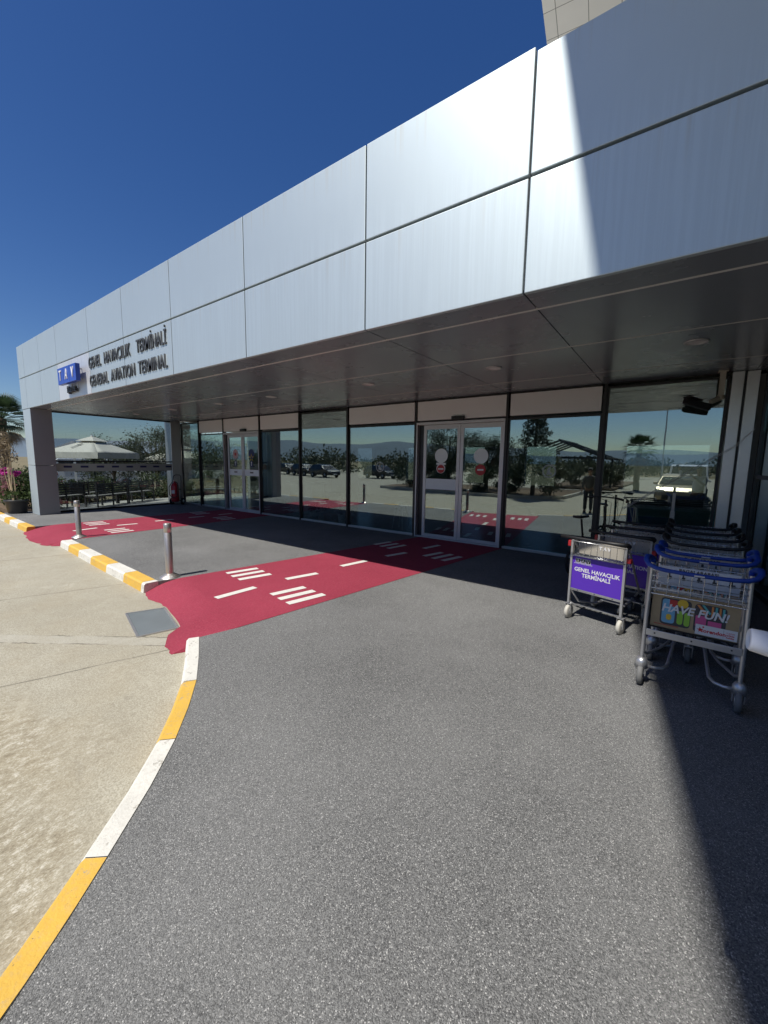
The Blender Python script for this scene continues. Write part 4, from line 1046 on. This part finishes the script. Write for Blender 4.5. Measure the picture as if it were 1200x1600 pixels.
# terrace behind the end screen -------------------------------------------------------
def bench(label, loc, rz, L=1.55):
    t = thing('bench', label, 'bench', loc, rz, 'benches on the terrace behind the glass end screen')
    q = MB()
    for k in range(5): q.box(-L/2, L/2, -.02, .012, .47+k*.085, .525+k*.085)
    q.build('backrest', M['bench_wood'], t, .004)
    q = MB()
    for k in range(4): q.box(-L/2+.02, L/2-.02, .04+k*.105, .125+k*.105, .41, .44)
    q.build('seat', M['bench_seat'], t, .004)
    for x in (-L/2+.03, 0, L/2-.03):
        q = MB(); q.box(x-.025,x+.025,-.05,-.0201,0,.92); q.build('leg', M['bench_wood'], t); q = MB(); q.box(x-.025,x+.025,.40,.45,0,.409); q.bar((x,-.02,.385),(x,.45,.385),.05,.04); q.build('leg', M['bench_wood'], t)
    return t
d_ = R(90+31)
bench('slatted dark bench behind the end screen, partly behind the left column', (-17.5,4.75,-.018), R(90+28))
bench('slatted dark bench in the middle of the row behind the end screen', (-17.2,6.1,-.018), d_)
bench('slatted dark bench behind the end screen, closest to the red extinguisher', (-18.0,7.45,-.018), d_)
bench('slatted dark bench set obliquely behind the others, under the cream parasol', (-18.55,5.75,-.018), R(118))
def parasol(label, loc, w, h, rz):
    t = thing('parasol', label, 'parasol', loc, rz, 'cream parasols on the terrace')
    q = MB(); q.tube([(0,0,0),(0,0,h)], .03, 10); q.build('pole', M['dark_metal'], t)
    q = MB(); q.box(-.35,.35,-.35,.35,0,.10); q.build('base', M['dark_metal'], t, .01)
    ze, va = h-.72, .26; c4 = [(w/2,w/2),(-w/2,w/2),(-w/2,-w/2),(w/2,-w/2)]
    q = MB(); n = 6
    for i in range(4):
        a, c = Vector((*c4[i],ze)), Vector((*c4[(i+1) % 4],ze)); top = Vector((0,0,h-.08))
        for r_ in range(n):
            for s_ in range(n):
                def P(u, v):
                    e = a.lerp(c, u); e = e - (e - (a+c)/2)*.0; p = e.lerp(top, v); sag = .05*math.sin(math.pi*u)*(1-v)*math.sin(math.pi*min(1,v+.15)); return p - Vector((0,0,sag))
                q._add([P(r_/n,s_/n),P((r_+1)/n,s_/n),P((r_+1)/n,(s_+1)/n),P(r_/n,(s_+1)/n)], [(0,1,2,3)], 0, True)
    cn = q.build('canopy', M['canvas'], t, fix=False)
    bm = bmesh.new(); bm.from_mesh(cn.data); bmesh.ops.remove_doubles(bm, verts=bm.verts, dist=.002); bm.to_mesh(cn.data); bm.free()
    em = cn.modifiers.new('edges', 'EDGE_SPLIT'); em.split_angle = R(16)
    sol = cn.modifiers.new('thickness', 'SOLIDIFY'); sol.thickness = .012
    q = MB()
    for i in range(4):
        a, c = Vector((*c4[i],ze)), Vector((*c4[(i+1) % 4],ze))
        for k in range(8):
            u0, u1 = k/8, (k+1)/8; w0 = .012*math.sin(u0*20); w1 = .012*math.sin(u1*20); nn = Vector((a.x+c.x,a.y+c.y,0)).normalized()
            p0, p1 = a.lerp(c,u0), a.lerp(c,u1)
            q.quad(p0+nn*.004, p0+nn*(.01+w0)-Vector((0,0,va)), p1+nn*(.01+w1)-Vector((0,0,va)), p1+nn*.004)
    vl = q.build('valance', M['canvas'], t, fix=False); sol = vl.modifiers.new('thickness', 'SOLIDIFY'); sol.thickness = .008
    q = MB(); r_ = w*.20
    for i in range(4): 
        a, c = Vector((c4[i][0]*.34,c4[i][1]*.34,h-.19)), Vector((c4[(i+1)%4][0]*.34,c4[(i+1)%4][1]*.34,h-.19)); q._add([a,c,(0,0,h+.05)], [(0,1,2)])
    vt = q.build('vent', M['canvas'], t, fix=False); sol = vt.modifiers.new('thickness', 'SOLIDIFY'); sol.thickness = .01
    q = MB()
    for x, y in c4: q.tube([(x*.98,y*.98,ze-.02),(0,0,h-.12)], .014, 6); q.tube([(x*.45,y*.45,h-.42),(0,0,h-.85)], .010, 6)
    q.build('rib', M['dark_metal'], t)
    q = MB(); q.lathe([(0,h+.10),(.05,h+.08),(.05,h+.04),(0,h+.04)], n=12); q.build('finial', M['white_plastic'], t)
    return t
pz = parasol('large cream parasol with a valance behind the glass end screen', (-22.0,7.15,-.02), 2.62, 2.75, R(32))
me = text_mesh('ƒ', .42, M['letter'], extrude=.003, bold=.006, shear=.2); e_ = link('emblem', me, next(c for c in pz.children if c.name.startswith('canopy'))); e_.location = (-.15,-.72,2.75-.72+.315); e_.rotation_euler = (R(-62),0,0)
parasol('smaller cream parasol on the terrace, farther from the road', (-22.5,11.6,-.02), 2.6, 2.55, R(20))
tree('tall olive tree behind the wheeled fire extinguisher', (-23.5,10.6,-.2), 3.9, (1.6,1.6,1.5), 'olive', 9500, .105, 21, 'olive_tree', group='olive trees beyond the terrace', cz=2.35)
tree('lower olive tree right of the cream parasol', (-25.0,9.0,-.2), 3.0, (1.5,1.5,1.2), 'olive', 7500, .105, 22, 'olive_tree', group='olive trees beyond the terrace', cz=1.75)
tree('bushy olive tree farthest behind the terrace', (-26.0,13.6,-.2), 4.4, (1.9,1.9,1.7), 'olive', 9500, .11, 23, 'olive_tree', group='olive trees beyond the terrace', cz=2.6)
tree('olive tree near the rear corner of the glass end', (-20.5,12.4,-.2), 3.4, (1.4,1.4,1.3), 'olive', 7500, .10, 24, 'olive_tree', group='olive trees beyond the terrace', cz=2.1)
HB = ['hedge bush behind the benches, at its left end by the column','hedge bush behind the benches, left of the parasol pole','hedge bush behind the benches, right of the parasol pole','hedge bush behind the benches, beside the olive trees','hedge bush behind the benches, next to the extinguisher']
for k, (x, y) in enumerate(((-19.9,5.3),(-19.9,6.4),(-20.0,7.5),(-19.9,8.6),(-19.6,9.7))):
    bush(HB[k], (x,y,-.25), (.85,.85,.58+.05*(k%2)), 'hedge' , 2300, .105, 30+k, [((0,-.2,.9),(.6,.5,.25),30,'pinkish')], 'hedge bushes behind the benches')

# cars ------------------------------------------------------------------------------
def car(label, loc, rz, paint, kind='car', name='parked_car', group=None):
    t = thing(name, label, 'van' if kind == 'van' else 'car', loc, rz, group)
    if kind == 'van': L, W, H = 4.9, 1.9, 2.0; prof = [(-2.40,.35),(-2.45,.9),(-2.40,1.9),(-2.2,2.0),(.9,2.0),(1.2,1.93),(1.75,1.25),(2.35,1.05),(2.45,.75),(2.42,.35)]
    else: L, W, H = 4.3, 1.76, 1.5; prof = [(-2.1,.32),(-2.15,.65),(-2.08,.98),(-1.95,1.05),(-1.5,1.42),(-.9,1.50),(.1,1.48),(.5,1.38),(1.05,1.00),(1.75,.90),(2.08,.72),(2.15,.5),(2.1,.30)]
    q = MB(); n = len(prof)
    def half(x, z): 
        k = max(0, (z-.95)/(H-.95)); taper = 1-.20*k if kind != 'van' else 1-.07*k; e = 1-.10*max(0,abs(x)/(L/2)-.75)*4
        return W/2*taper*e
    vs = [(x,-half(x,z),z) for x, z in prof] + [(x,half(x,z),z) for x, z in prof]
    fs = [(i,(i+1)%n,n+(i+1)%n,n+i) for i in range(n)] + [tuple(range(n-1,-1,-1)), tuple(range(n,2*n))]
    q._add(vs, fs); q.build('body', paint, t, .05, 3)
    if kind == 'van':
        W_ = [[(1.22,1.86),(1.66,1.36),(.95,1.30),(.95,1.84)], [(.85,1.84),(.85,1.30),(-.4,1.30),(-.4,1.84)], [(-.5,1.84),(-.5,1.30),(-2.2,1.30),(-2.2,1.84)]]; ws = ((1.27,1.88),(1.73,1.30)); rs = ((-2.43,1.8),(-2.46,1.25))
    else:
        W_ = [[(.0,1.40),(.42,1.32),(.88,1.02),(.0,1.0)], [(-.08,1.41),(-.08,1.0),(-1.05,1.0),(-.95,1.42)], [(-1.03,1.41),(-1.13,1.0),(-1.72,1.05),(-1.45,1.36)]]; ws = ((.53,1.36),(1.02,1.02)); rs = ((-1.54,1.38),(-1.93,1.06))
    for s in (-1,1):
        q = MB()
        for P in W_: q.poly([(x, s*(half(x,z)+.012), z) for x, z in P])
        q.build('window', M['car_glass'], t, fix=False)
    for nm, (a, c) in (('windscreen', ws), ('rear_window', rs)):
        dx = .018 if nm == 'windscreen' else -.018
        q = MB(); q.poly([(a[0]+dx,-half(*a)*.88,a[1]+.012),(c[0]+dx,-half(*c)*.9,c[1]+.012),(c[0]+dx,half(*c)*.9,c[1]+.012),(a[0]+dx,half(*a)*.88,a[1]+.012)]); q.build(nm, M['car_glass'], t, fix=False)
    zl = .72 if kind != 'van' else .88
    for s in (-1,1):
        q = MB(); q.rbox(Matrix.Translation((L/2-.12,s*W*.36,zl)), .16,.34,.13); q.build('headlight', M['lamp_glass'], t, .03)
        q = MB(); q.rbox(Matrix.Translation((-L/2+.10,s*W*.40,zl+.1)), .16,.20,.2); q.build('tail_light', M['red_clip'], t, .03)
        q = MB(); q.rbox(Matrix.Translation((.72,s*(W/2+.06),1.05)), .12,.18,.12); q.build('wing_mirror', paint, t, .03)
    q = MB(); q.rbox(Matrix.Translation((L/2-.01,0,.45)), .06,1.1,.2); q.build('grille', M['black'], t, .02)
    q = MB(); q.rbox(Matrix.Translation((L/2+.03,0,.42)), .012,.5,.11); q.build('number_plate', M['sticker_white'], t)
    for x in (-L*.30, L*.31):
        for s in (-1,1):
            q = MB(); q.lathe([(.18,-.1),(.29,-.1),(.32,-.07),(.32,.07),(.29,.1),(.18,.1)], (x,s*(W/2-.09),.32), 24, axis='y'); wl = q.build('wheel', M['tyre'], t)
            q = MB(); q.lathe([(0,s*.085),(.19,s*.085),(.19,s*.03)], (x,s*(W/2-.09),.32), 16, axis='y'); q.build('rim', M['alu'], wl)
    return t
car('champagne hatchback on the forecourt, mirrored in the glass by the trolleys', (.22,-8.6,-.13), R(93), M['car_gold'])
car('white van on the forecourt, mirrored behind the champagne hatchback', (.7,-14.6,-.13), R(92), M['car_white'], 'van', 'parked_van')
car('white van parked beyond the hedge, under the cream parasol', (-33,11.0,-.3), R(75), M['car_white'], 'van', 'parked_van')
dk = car('dark hatchback across the forecourt, mirrored in the tall window', (-33,-17,-.13), R(12), M['car_dark'], group='dark cars parked across the forecourt')
for k, (x, y, lb) in enumerate(((-38.5,-19,'dark hatchback across the forecourt, second in its mirrored row'), (-44,-21,'dark hatchback across the forecourt, third in its mirrored row'), (-27.5,-20.5,'dark hatchback across the forecourt, beside the planting island'))):
    c = copy_tree(dk); c.location = (x,y,-.13); c['label'] = lb

# planting island across the forecourt (seen in the glass) -----------------------------
isl = [(-17.6,-7.3),(-13.4,-6.2),(-8.0,-5.6),(-5.9,-6.0),(-4.9,-7.2),(-4.8,-13.5),(-16.5,-13.5),(-17.9,-10)]
b = MB(); b.prism(isl, -.2, .03); tag(b.build('bed_soil', M['soil']), kind='structure')
b = MB()
for i in range(len(isl)): 
    a, c = isl[i], isl[(i+1) % len(isl)]; b.bar((*a,-.06),(*c,-.06),.14,.22)
tag(b.build('kerb', M['cream']), kind='structure')
isl2 = [(-8.5,-17.5),(-3.6,-17.0),(-3.2,-34),(-9.5,-34)]
b = MB(); b.prism(isl2, -.2, .02); tag(b.build('bed_soil', M['soil']), kind='structure')
tree('broad dark tree on the island, mirrored in the near door left leaf', (-12.6,-8.3,0), 4.6, (1.9,1.7,1.7), 'dark_green', 14000, .10, 41, 'broadleaf_tree', cz=2.7)
tree('dense broad tree on the island, mirrored beside the door frame', (-10.3,-9.4,0), 4.0, (1.7,1.6,1.6), 'dark_green', 12500, .10, 42, 'broadleaf_tree', cz=2.2)
# conifer: tiers of drooping sprays
def conifer(label, loc, h, r, seed):
    rng = np.random.default_rng(seed); t = thing('conifer_tree', label, 'tree', loc)
    limb_mesh([([(0,0,-.2),(0,0,h*.5),(.03,0,h)], [.14,.09,.015])], M['bark'], t)
    q = MB()
    for k in range(44):
        f = (k+.5)/44; z = .5+(h-.6)*f; rad = r*(1-f)**.75+.08; a = k*2.399
        leaves(q, (math.cos(a)*rad*.62,math.sin(a)*rad*.62,z), (rad*.5,rad*.5,.26), 170, .17, rng, 0, 0, .3, .3, .6)
    q.build('crown', M['dark_green'], t, fix=False); return t
conifer('tall dark conifer on the island, mirrored right of the near door', (-6.6,-7.2,0), 5.6, 1.5, 43)
bush('layered pale shrub at the island corner, mirrored beside the conifer', (-5.6,-7.0,0), (.8,.8,1.1), 'olive', 2200, .14, 44)
BL = ['dark bush along the island kerb, mirrored in the window left of the door','dark bush on the island, mirrored in the left leaf of the near door','dark bush on the island, mirrored in the right leaf of the near door','dark bush at the island tip, mirrored right of the near door','dark bush behind the island kerb, mirrored over the bollard']
for k, (x, y, r_) in enumerate(((-15.2,-7.6,1.1),(-12.2,-7.2,.9),(-9.6,-6.9,1.0),(-7.9,-6.9,.9),(-13.8,-8.6,1.2))):
    bush(BL[k], (x,y,0), (r_,r_,r_*.85), 'dark_green', 4200, .12, 50+k, group='bushes on the planting island')
palm('fan palm across the forecourt, mirrored in the trolley bay window', (-2.3,-19.0,-.1), 3.1, 1.25, 61, 34, True)
BR = ['scrubby olive bush in the far bed, mirrored left of the palm','scrubby olive bush in the far bed, mirrored under the palm crown','scrubby olive bush in the far bed, mirrored farthest left','scrubby olive bush in the far bed, farthest from the glass']
for k, (x, y) in enumerate(((-4.6,-18.6),(-4.0,-21.5),(-6.8,-19.0),(-5.5,-25.0))):
    bush(BR[k], (x,y,0), (1.1,1.1,.95), 'olive', 3000, .13, 70+k, group='scrub in the far bed')
# bare steel canopy frame over the far bed
t = thing('steel_frame', 'bare dark steel canopy frame across the forecourt, mirrored beside the palm', 'canopy frame', (-6.6,-16.0,-.13))
q = MB()
for x in (-2.6,2.6):
    for y in (-3,3): q.box(x-.06,x+.06,y-.06,y+.06,0,2.35)
q.build('post', M['dark_metal'], t)
q = MB()
for y in (-3,-1.5,0,1.5,3): q.bar((-3.0,y,2.30),(0,y,3.55),.10,.12); q.bar((0,y,3.55),(3.0,y,2.30),.10,.12); q.bar((-2.6,y,2.40),(2.6,y,2.40),.07,.07)
q.build('rafter', M['dark_metal'], t)
q = MB()
for x, z in ((-2.9,2.42),(-1.5,3.0),(0,3.62),(1.5,3.0),(2.9,2.42)): q.bar((x,-3.2,z),(x,3.2,z),.07,.07)
q.build('purlin', M['dark_metal'], t)
t = thing('lamp_post', 'thin grey lamp post across the forecourt, mirrored in the trolley bay window', 'lamp post', (-.9,-24.0,-.13))
q = MB(); q.tube([(0,0,0),(0,0,7.6)], [.08,.045], 10); q.build('pole', M['alu'], t)
q = MB(); q.tube([(0,0,7.6),(.3,.2,7.9),(.9,.5,7.95)], .03, 8); q.rbox(Matrix.Translation((1.15,.62,7.95)) @ Matrix.Rotation(R(28),4,'Z'), .6,.22,.08); q.build('lamp_head', M['alu'], t)
# white jointed arms rising behind the terrace trees, and a low grey-roofed house
def arm(label, loc, rz, k):
    t = thing('awning_arm', label, 'awning arm', loc, rz, 'white jointed arms beyond the terrace')
    q = MB(); q.bar((0,0,0),(0,0,3.0*k),.12,.12); q.build('post', M['white_plastic'], t)
    q = MB(); q.bar((0,.02,2.95*k),(-1.75,.02,2.15*k),.10,.12); q.build('boom', M['white_plastic'], t)
arm('white jointed arm right of the cream parasol top', (-29.0,11.95,-.3), R(66), .98)
arm('white jointed arm left of the cream parasol top', (-29.5,8.6,-.3), R(66), 1.02)
t = thing('house', 'low house with grey sheet roof beyond the terrace trees', 'house', (-48,19,-.3), R(25))
q = MB(); q.box(-6,6,-4,4,0,2.6); q.build('wall', M['cream'], t)
q = MB(); q._add([(-6.4,-4.4,2.55),(6.4,-4.4,2.55),(6.4,4.4,2.55),(-6.4,4.4,2.55),(-6.4,0,3.9),(6.4,0,3.9)], [(0,1,5,4),(2,3,4,5),(0,4,3),(1,2,5),(3,2,1,0)]); q.build('roof', M['roof_grey'], t)
for x in (-3.5,0,3.5):
    q = MB(); q.box(x-.6,x+.6,-4.03,-4.002,.9,2.0); q.box(6.002,6.03,x*.6-.5,x*.6+.5,.9,2.0); q.build('window', M['car_glass'], t)
# scrub line and hills round the horizon
b = MB(); rr = random.Random(17); N = 220
def ridge(a): return 55*abs(math.sin(a*1.7+.4)) + 38*abs(math.sin(a*4.1+1.3)) + 16*math.sin(a*9.3) + 9*math.sin(a*23+1) + 5*math.sin(a*51) + 70
for ring_, (rad0, k) in enumerate(((2300,.55),(2650,1.0),(3400,1.0))): pass
vs = []; fs = []
for i in range(N):
    a = 2*math.pi*i/N; h = ridge(a)
    west = .5-.5*math.cos(a-0.0); h *= (.55+1.0*west)*(.33+.42*max(0,west)) if math.sin(a) < 0 else .45+.25*west
    for rad0, k in ((2100,-.02),(2350,.45),(2550,.62),(2800,1.0),(3300,-.02)): vs.append((rad0*math.cos(a)*(1+.03*math.sin(a*13)), rad0*math.sin(a)*(1+.03*math.sin(a*13)), h*k + (rr.uniform(-4,4) if 0 < k < 1 else 0) - 2))
for i in range(N):
    j = (i+1) % N
    for m_ in range(4): fs.append((i*5+m_, j*5+m_, j*5+m_+1, i*5+m_+1))
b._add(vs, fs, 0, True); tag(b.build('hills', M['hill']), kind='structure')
rng = np.random.default_rng(90); b = MB()
for k in range(330):
    south = k % 3 != 0
    a = rng.uniform(math.pi*1.02, math.pi*1.98) if south else rng.uniform(0, 2*math.pi)
    d = rng.uniform(48, 95) if south else rng.uniform(70, 130); hh = rng.uniform(1.4, 3.0) if south else rng.uniform(1.2, 2.4)
    leaves(b, (d*math.cos(a)-9,d*math.sin(a)+2,hh*.6), (hh*1.7,hh*1.5,hh), 240, .48, rng, 0, 6, .6, .3)
tag(b.build('scrub_vegetation', M['scrub'], fix=False), 'distant belt of olive scrub around the airfield', 'scrub', None, 'stuff')

# ------------------------------------------------------------------ people (mirrored in the glass; one holds the paper)
def skin_mesh(verts, edges, radii, mats, name, parent, root=0, sub=2):
    me = bpy.data.meshes.new(name); me.from_pydata(verts, edges, [])
    o = bpy.data.objects.new(name, me); COL.objects.link(o)
    sk = o.modifiers.new('skin','SKIN'); sk.use_smooth_shade = True
    for i, r_ in enumerate(radii):
        v = me.skin_vertices[0].data[i]; v.radius = (r_, r_) if not isinstance(r_, tuple) else r_; v.use_root = (i == root)
    ss = o.modifiers.new('sub','SUBSURF'); ss.levels = sub; ss.render_levels = sub
    bpy.context.view_layer.update()
    m2 = bpy.data.meshes.new_from_object(o.evaluated_get(bpy.context.evaluated_depsgraph_get())); bpy.data.objects.remove(o)
    m2.materials.clear(); m2.materials.append(mats)
    for p in m2.polygons: p.use_smooth = True
    return link(name, m2, parent)
def hand(verts, edges, radii, wrist, d, palm_n, curl=.5):
    """five unequal fingers rooted in a palm; d = forearm direction, palm_n = way the palm faces"""
    d = Vector(d).normalized(); pn = Vector(palm_n); pn = (pn - d*pn.dot(d)).normalized(); s = d.cross(pn)
    wv = Vector(verts[wrist]); palm = wv + d*.055; verts.append(tuple(palm)); radii.append(.030); edges.append((wrist, len(verts)-1)); pi = len(verts)-1
    for k, (off, L) in enumerate(((-.030,.070),(-.010,.080),(.010,.075),(.030,.058))):
        p0 = palm + d*.035 + s*off; p1 = p0 + (d*math.cos(curl*.6)+pn*math.sin(curl*.6))*L*.5; p2 = p1 + (d*math.cos(curl*1.8)+pn*math.sin(curl*1.8))*L*.5
        b0 = len(verts); verts += [tuple(p0),tuple(p1),tuple(p2)]; radii += [.0095,.009,.0075]; edges += [(pi,b0),(b0,b0+1),(b0+1,b0+2)]
    p0 = wv + d*.03 - s*.032 + pn*.01; p1 = p0 + (d*.6 - s*.5 + pn*.6).normalized()*.035; p2 = p1 + (d*.8 + pn*.55).normalized()*.03
    b0 = len(verts); verts += [tuple(p0),tuple(p1),tuple(p2)]; radii += [.013,.010,.008]; edges += [(wrist,b0),(b0,b0+1),(b0+1,b0+2)]
def person(label, loc, rz, lh, rh, shirt, look=0.0):
    """lh / rh: local (elbow, wrist, palm normal); faces +Y"""
    t = thing('person', label, 'person', loc, rz)
    V = [(0,0,.94),(0,.0,1.12),(0,-.01,1.30),(0,-.01,1.44),(0,.0,1.50),(0,.015,1.545)]; E_ = [(0,1),(1,2),(2,3),(3,4),(4,5)]; Rr = [(.15,.11),(.14,.10),(.16,.11),(.09,.08),.052,.050]
    V += [(0,.03,1.60),(0,.02,1.67),(0,.01,1.73)]; E_ += [(5,6),(6,7),(7,8)]; Rr += [(.062,.075),(.074,.090),(.060,.072)]
    for s, (el, wr, pn) in ((-1,lh),(1,rh)):
        b0 = len(V); V += [(s*.17,-.01,1.41), el, wr]; E_ += [(3,b0),(b0,b0+1),(b0+1,b0+2)]; Rr += [.055,.040,.027]
        hand(V, E_, Rr, b0+2, Vector(wr)-Vector(el), pn)
    for s in (-1,1):
        b0 = len(V); V += [(s*.095,0,.86),(s*.105,.015,.48),(s*.11,-.01,.10),(s*.125,.12,.045)]; E_ += [(0,b0),(b0,b0+1),(b0+1,b0+2),(b0+2,b0+3)]; Rr += [.085,.058,.042,.035]
    skin_mesh(V, E_, Rr, M['skin'], 'body', t)
    # face: nose, eyes, mouth, ears on the head
    q = MB(); q._add([(-.014,.098,1.635),(.014,.098,1.635),(0,.094,1.68),(0,.122,1.638)], [(0,1,3),(1,2,3),(2,0,3)], 0, True)
    for s in (-1,1): q.lathe([(0,-.01),(.018,-.008),(.02,0),(.014,.01),(0,.012)], (s*.078,.02,1.66), 10, axis='x')
    q.build('face_features', M['skin'], t, fix=False)
    q = MB()
    for s in (-1,1): q.disc((s*.030,.108,1.675), .011, 10, sx=1.5)
    q.disc((0,.106,1.605), .009, 10, sx=2.6); q.build('eyes_and_mouth', M['hair'], t, fix=False)
    # shirt with sleeves, trousers, shoes, hair
    sv = [(0,0,.90),(0,0,1.12),(0,-.01,1.30),(0,-.01,1.43)]; se = [(0,1),(1,2),(2,3)]; sr = [(.175,.135),(.165,.125),(.18,.130),(.105,.095)]
    for s, (el, wr, pn) in ((-1,lh),(1,rh)):
        b0 = len(sv); m_ = Vector(el).lerp(Vector(wr), .86); sv += [(s*.175,-.01,1.41), el, tuple(m_)]; se += [(3,b0),(b0,b0+1),(b0+1,b0+2)]; sr += [.074,.058,.045]
    skin_mesh(sv, se, sr, M[shirt], 'shirt', t)
    tv = [(0,0,.96)]; te = []; tr = [(.165,.125)]
    for s in (-1,1):
        b0 = len(tv); tv += [(s*.095,0,.85),(s*.105,.015,.48),(s*.11,-.01,.09)]; te += [(0,b0),(b0,b0+1),(b0+1,b0+2)]; tr += [.105,.080,.068]
    skin_mesh(tv, te, tr, M['jeans'], 'trousers', t)
    for s in (-1,1):
        q = MB(); q._add([(s*.11+dx*w_,y,z) for y, w_, z in ((-.09,.042,.0),(.05,.05,.0),(.19,.03,.0),(-.08,.038,.085),(.05,.042,.08),(.18,.025,.045)) for dx in (-1,1)],
            [(0,1,3,2),(2,3,5,4),(6,8,9,7),(8,10,11,9),(0,2,8,6),(2,4,10,8),(1,7,9,3),(3,9,11,5),(0,6,7,1),(4,5,11,10)], 0, True); q.build('shoe', M['shoe'], t, .01)
    hv = [(0,-.03,1.60),(0,-.035,1.69),(0,.0,1.755),(0,.055,1.765)]; skin_mesh(hv, [(0,1),(1,2),(2,3)], [(.072,.06),(.082,.075),(.075,.06),(.06,.035)], M['hair'], 'hair', t, 1)
    return t
ph = thing('phone', 'black phone held up at eye height by the man in the white shirt', 'phone', EYE - FW*.035)
q = MB(); Mc = Matrix(((RT.x,FW.x,UP.x,0),(RT.y,FW.y,UP.y,0),(RT.z,FW.z,UP.z,0),(0,0,0,1))); q.rbox(Mc @ Matrix.Translation((.02,0,-.05)), .074,.008,.15); q.build('case', M['black_rubber'], ph, .003)
person('man in a white shirt photographing, holding a phone and a rolled paper', (.64,.15,-.0), R(2), ((-.40,-.16,1.38),(-.545,-.21,1.70),(0,.5,.8)), ((.14,.27,1.19),(-.14,.62,1.45),(-.3,0,1)), 'shirt')
person('person in dark clothes standing by the kerb, mirrored in the glass near the door', (-2.75,-1.35,-.13), R(0), ((-.22,.0,1.14),(-.24,.14,.92),(1,0,0)), ((.22,.0,1.14),(.22,.12,.92),(-1,0,0)), 'olive_shirt')
# the rolled sheet of paper that enters the picture at the right edge
t = thing('paper_roll', 'rolled white sheet of paper poking into view at the right edge', 'paper', (.128,.90,1.506))
q = MB()
ax = Vector((.40,-.02,-.03)); A0 = Vector((0,0,0)); n = 24
def roll(r, w_, h_, off): 
    dirx = ax.normalized(); up_ = Vector((0,0,1)); up_ = (up_ - dirx*up_.dot(dirx)).normalized(); sd_ = dirx.cross(up_)
    return [off + up_*math.sin(2*math.pi*k/n)*h_ + sd_*math.cos(2*math.pi*k/n)*w_ for k in range(n)]
rings = [roll(1,.018,.009,A0+ax*.03), roll(1,.022,.0115,A0-ax*.004), roll(1,.025,.0132,A0+ax*.003), roll(1,.027,.0145,A0+ax*.05), roll(1,.028,.015,A0+ax*.5), roll(1,.028,.015,A0+ax)]
vs = [v for r_ in rings for v in r_]; fs = [(i*n+k, i*n+(k+1)%n, (i+1)*n+(k+1)%n, (i+1)*n+k) for i in range(5) for k in range(n)]; fs += [tuple(range(n-1,-1,-1)), tuple(range(5*n,6*n))]
vs = [v*1.29 for v in vs]
q._add(vs, fs, 0, True); sh = q.build('sheet', M['paper'], t)
q = MB(); q._add([Vector((.02,-.0135,.0152)),Vector((.45,-.0365,-.019)),Vector((.45,-.0385,-.026)),Vector((.02,-.0155,.0075))], [(0,1,2,3)]); q.build('sheet_edge', M['paper'], sh, fix=False)
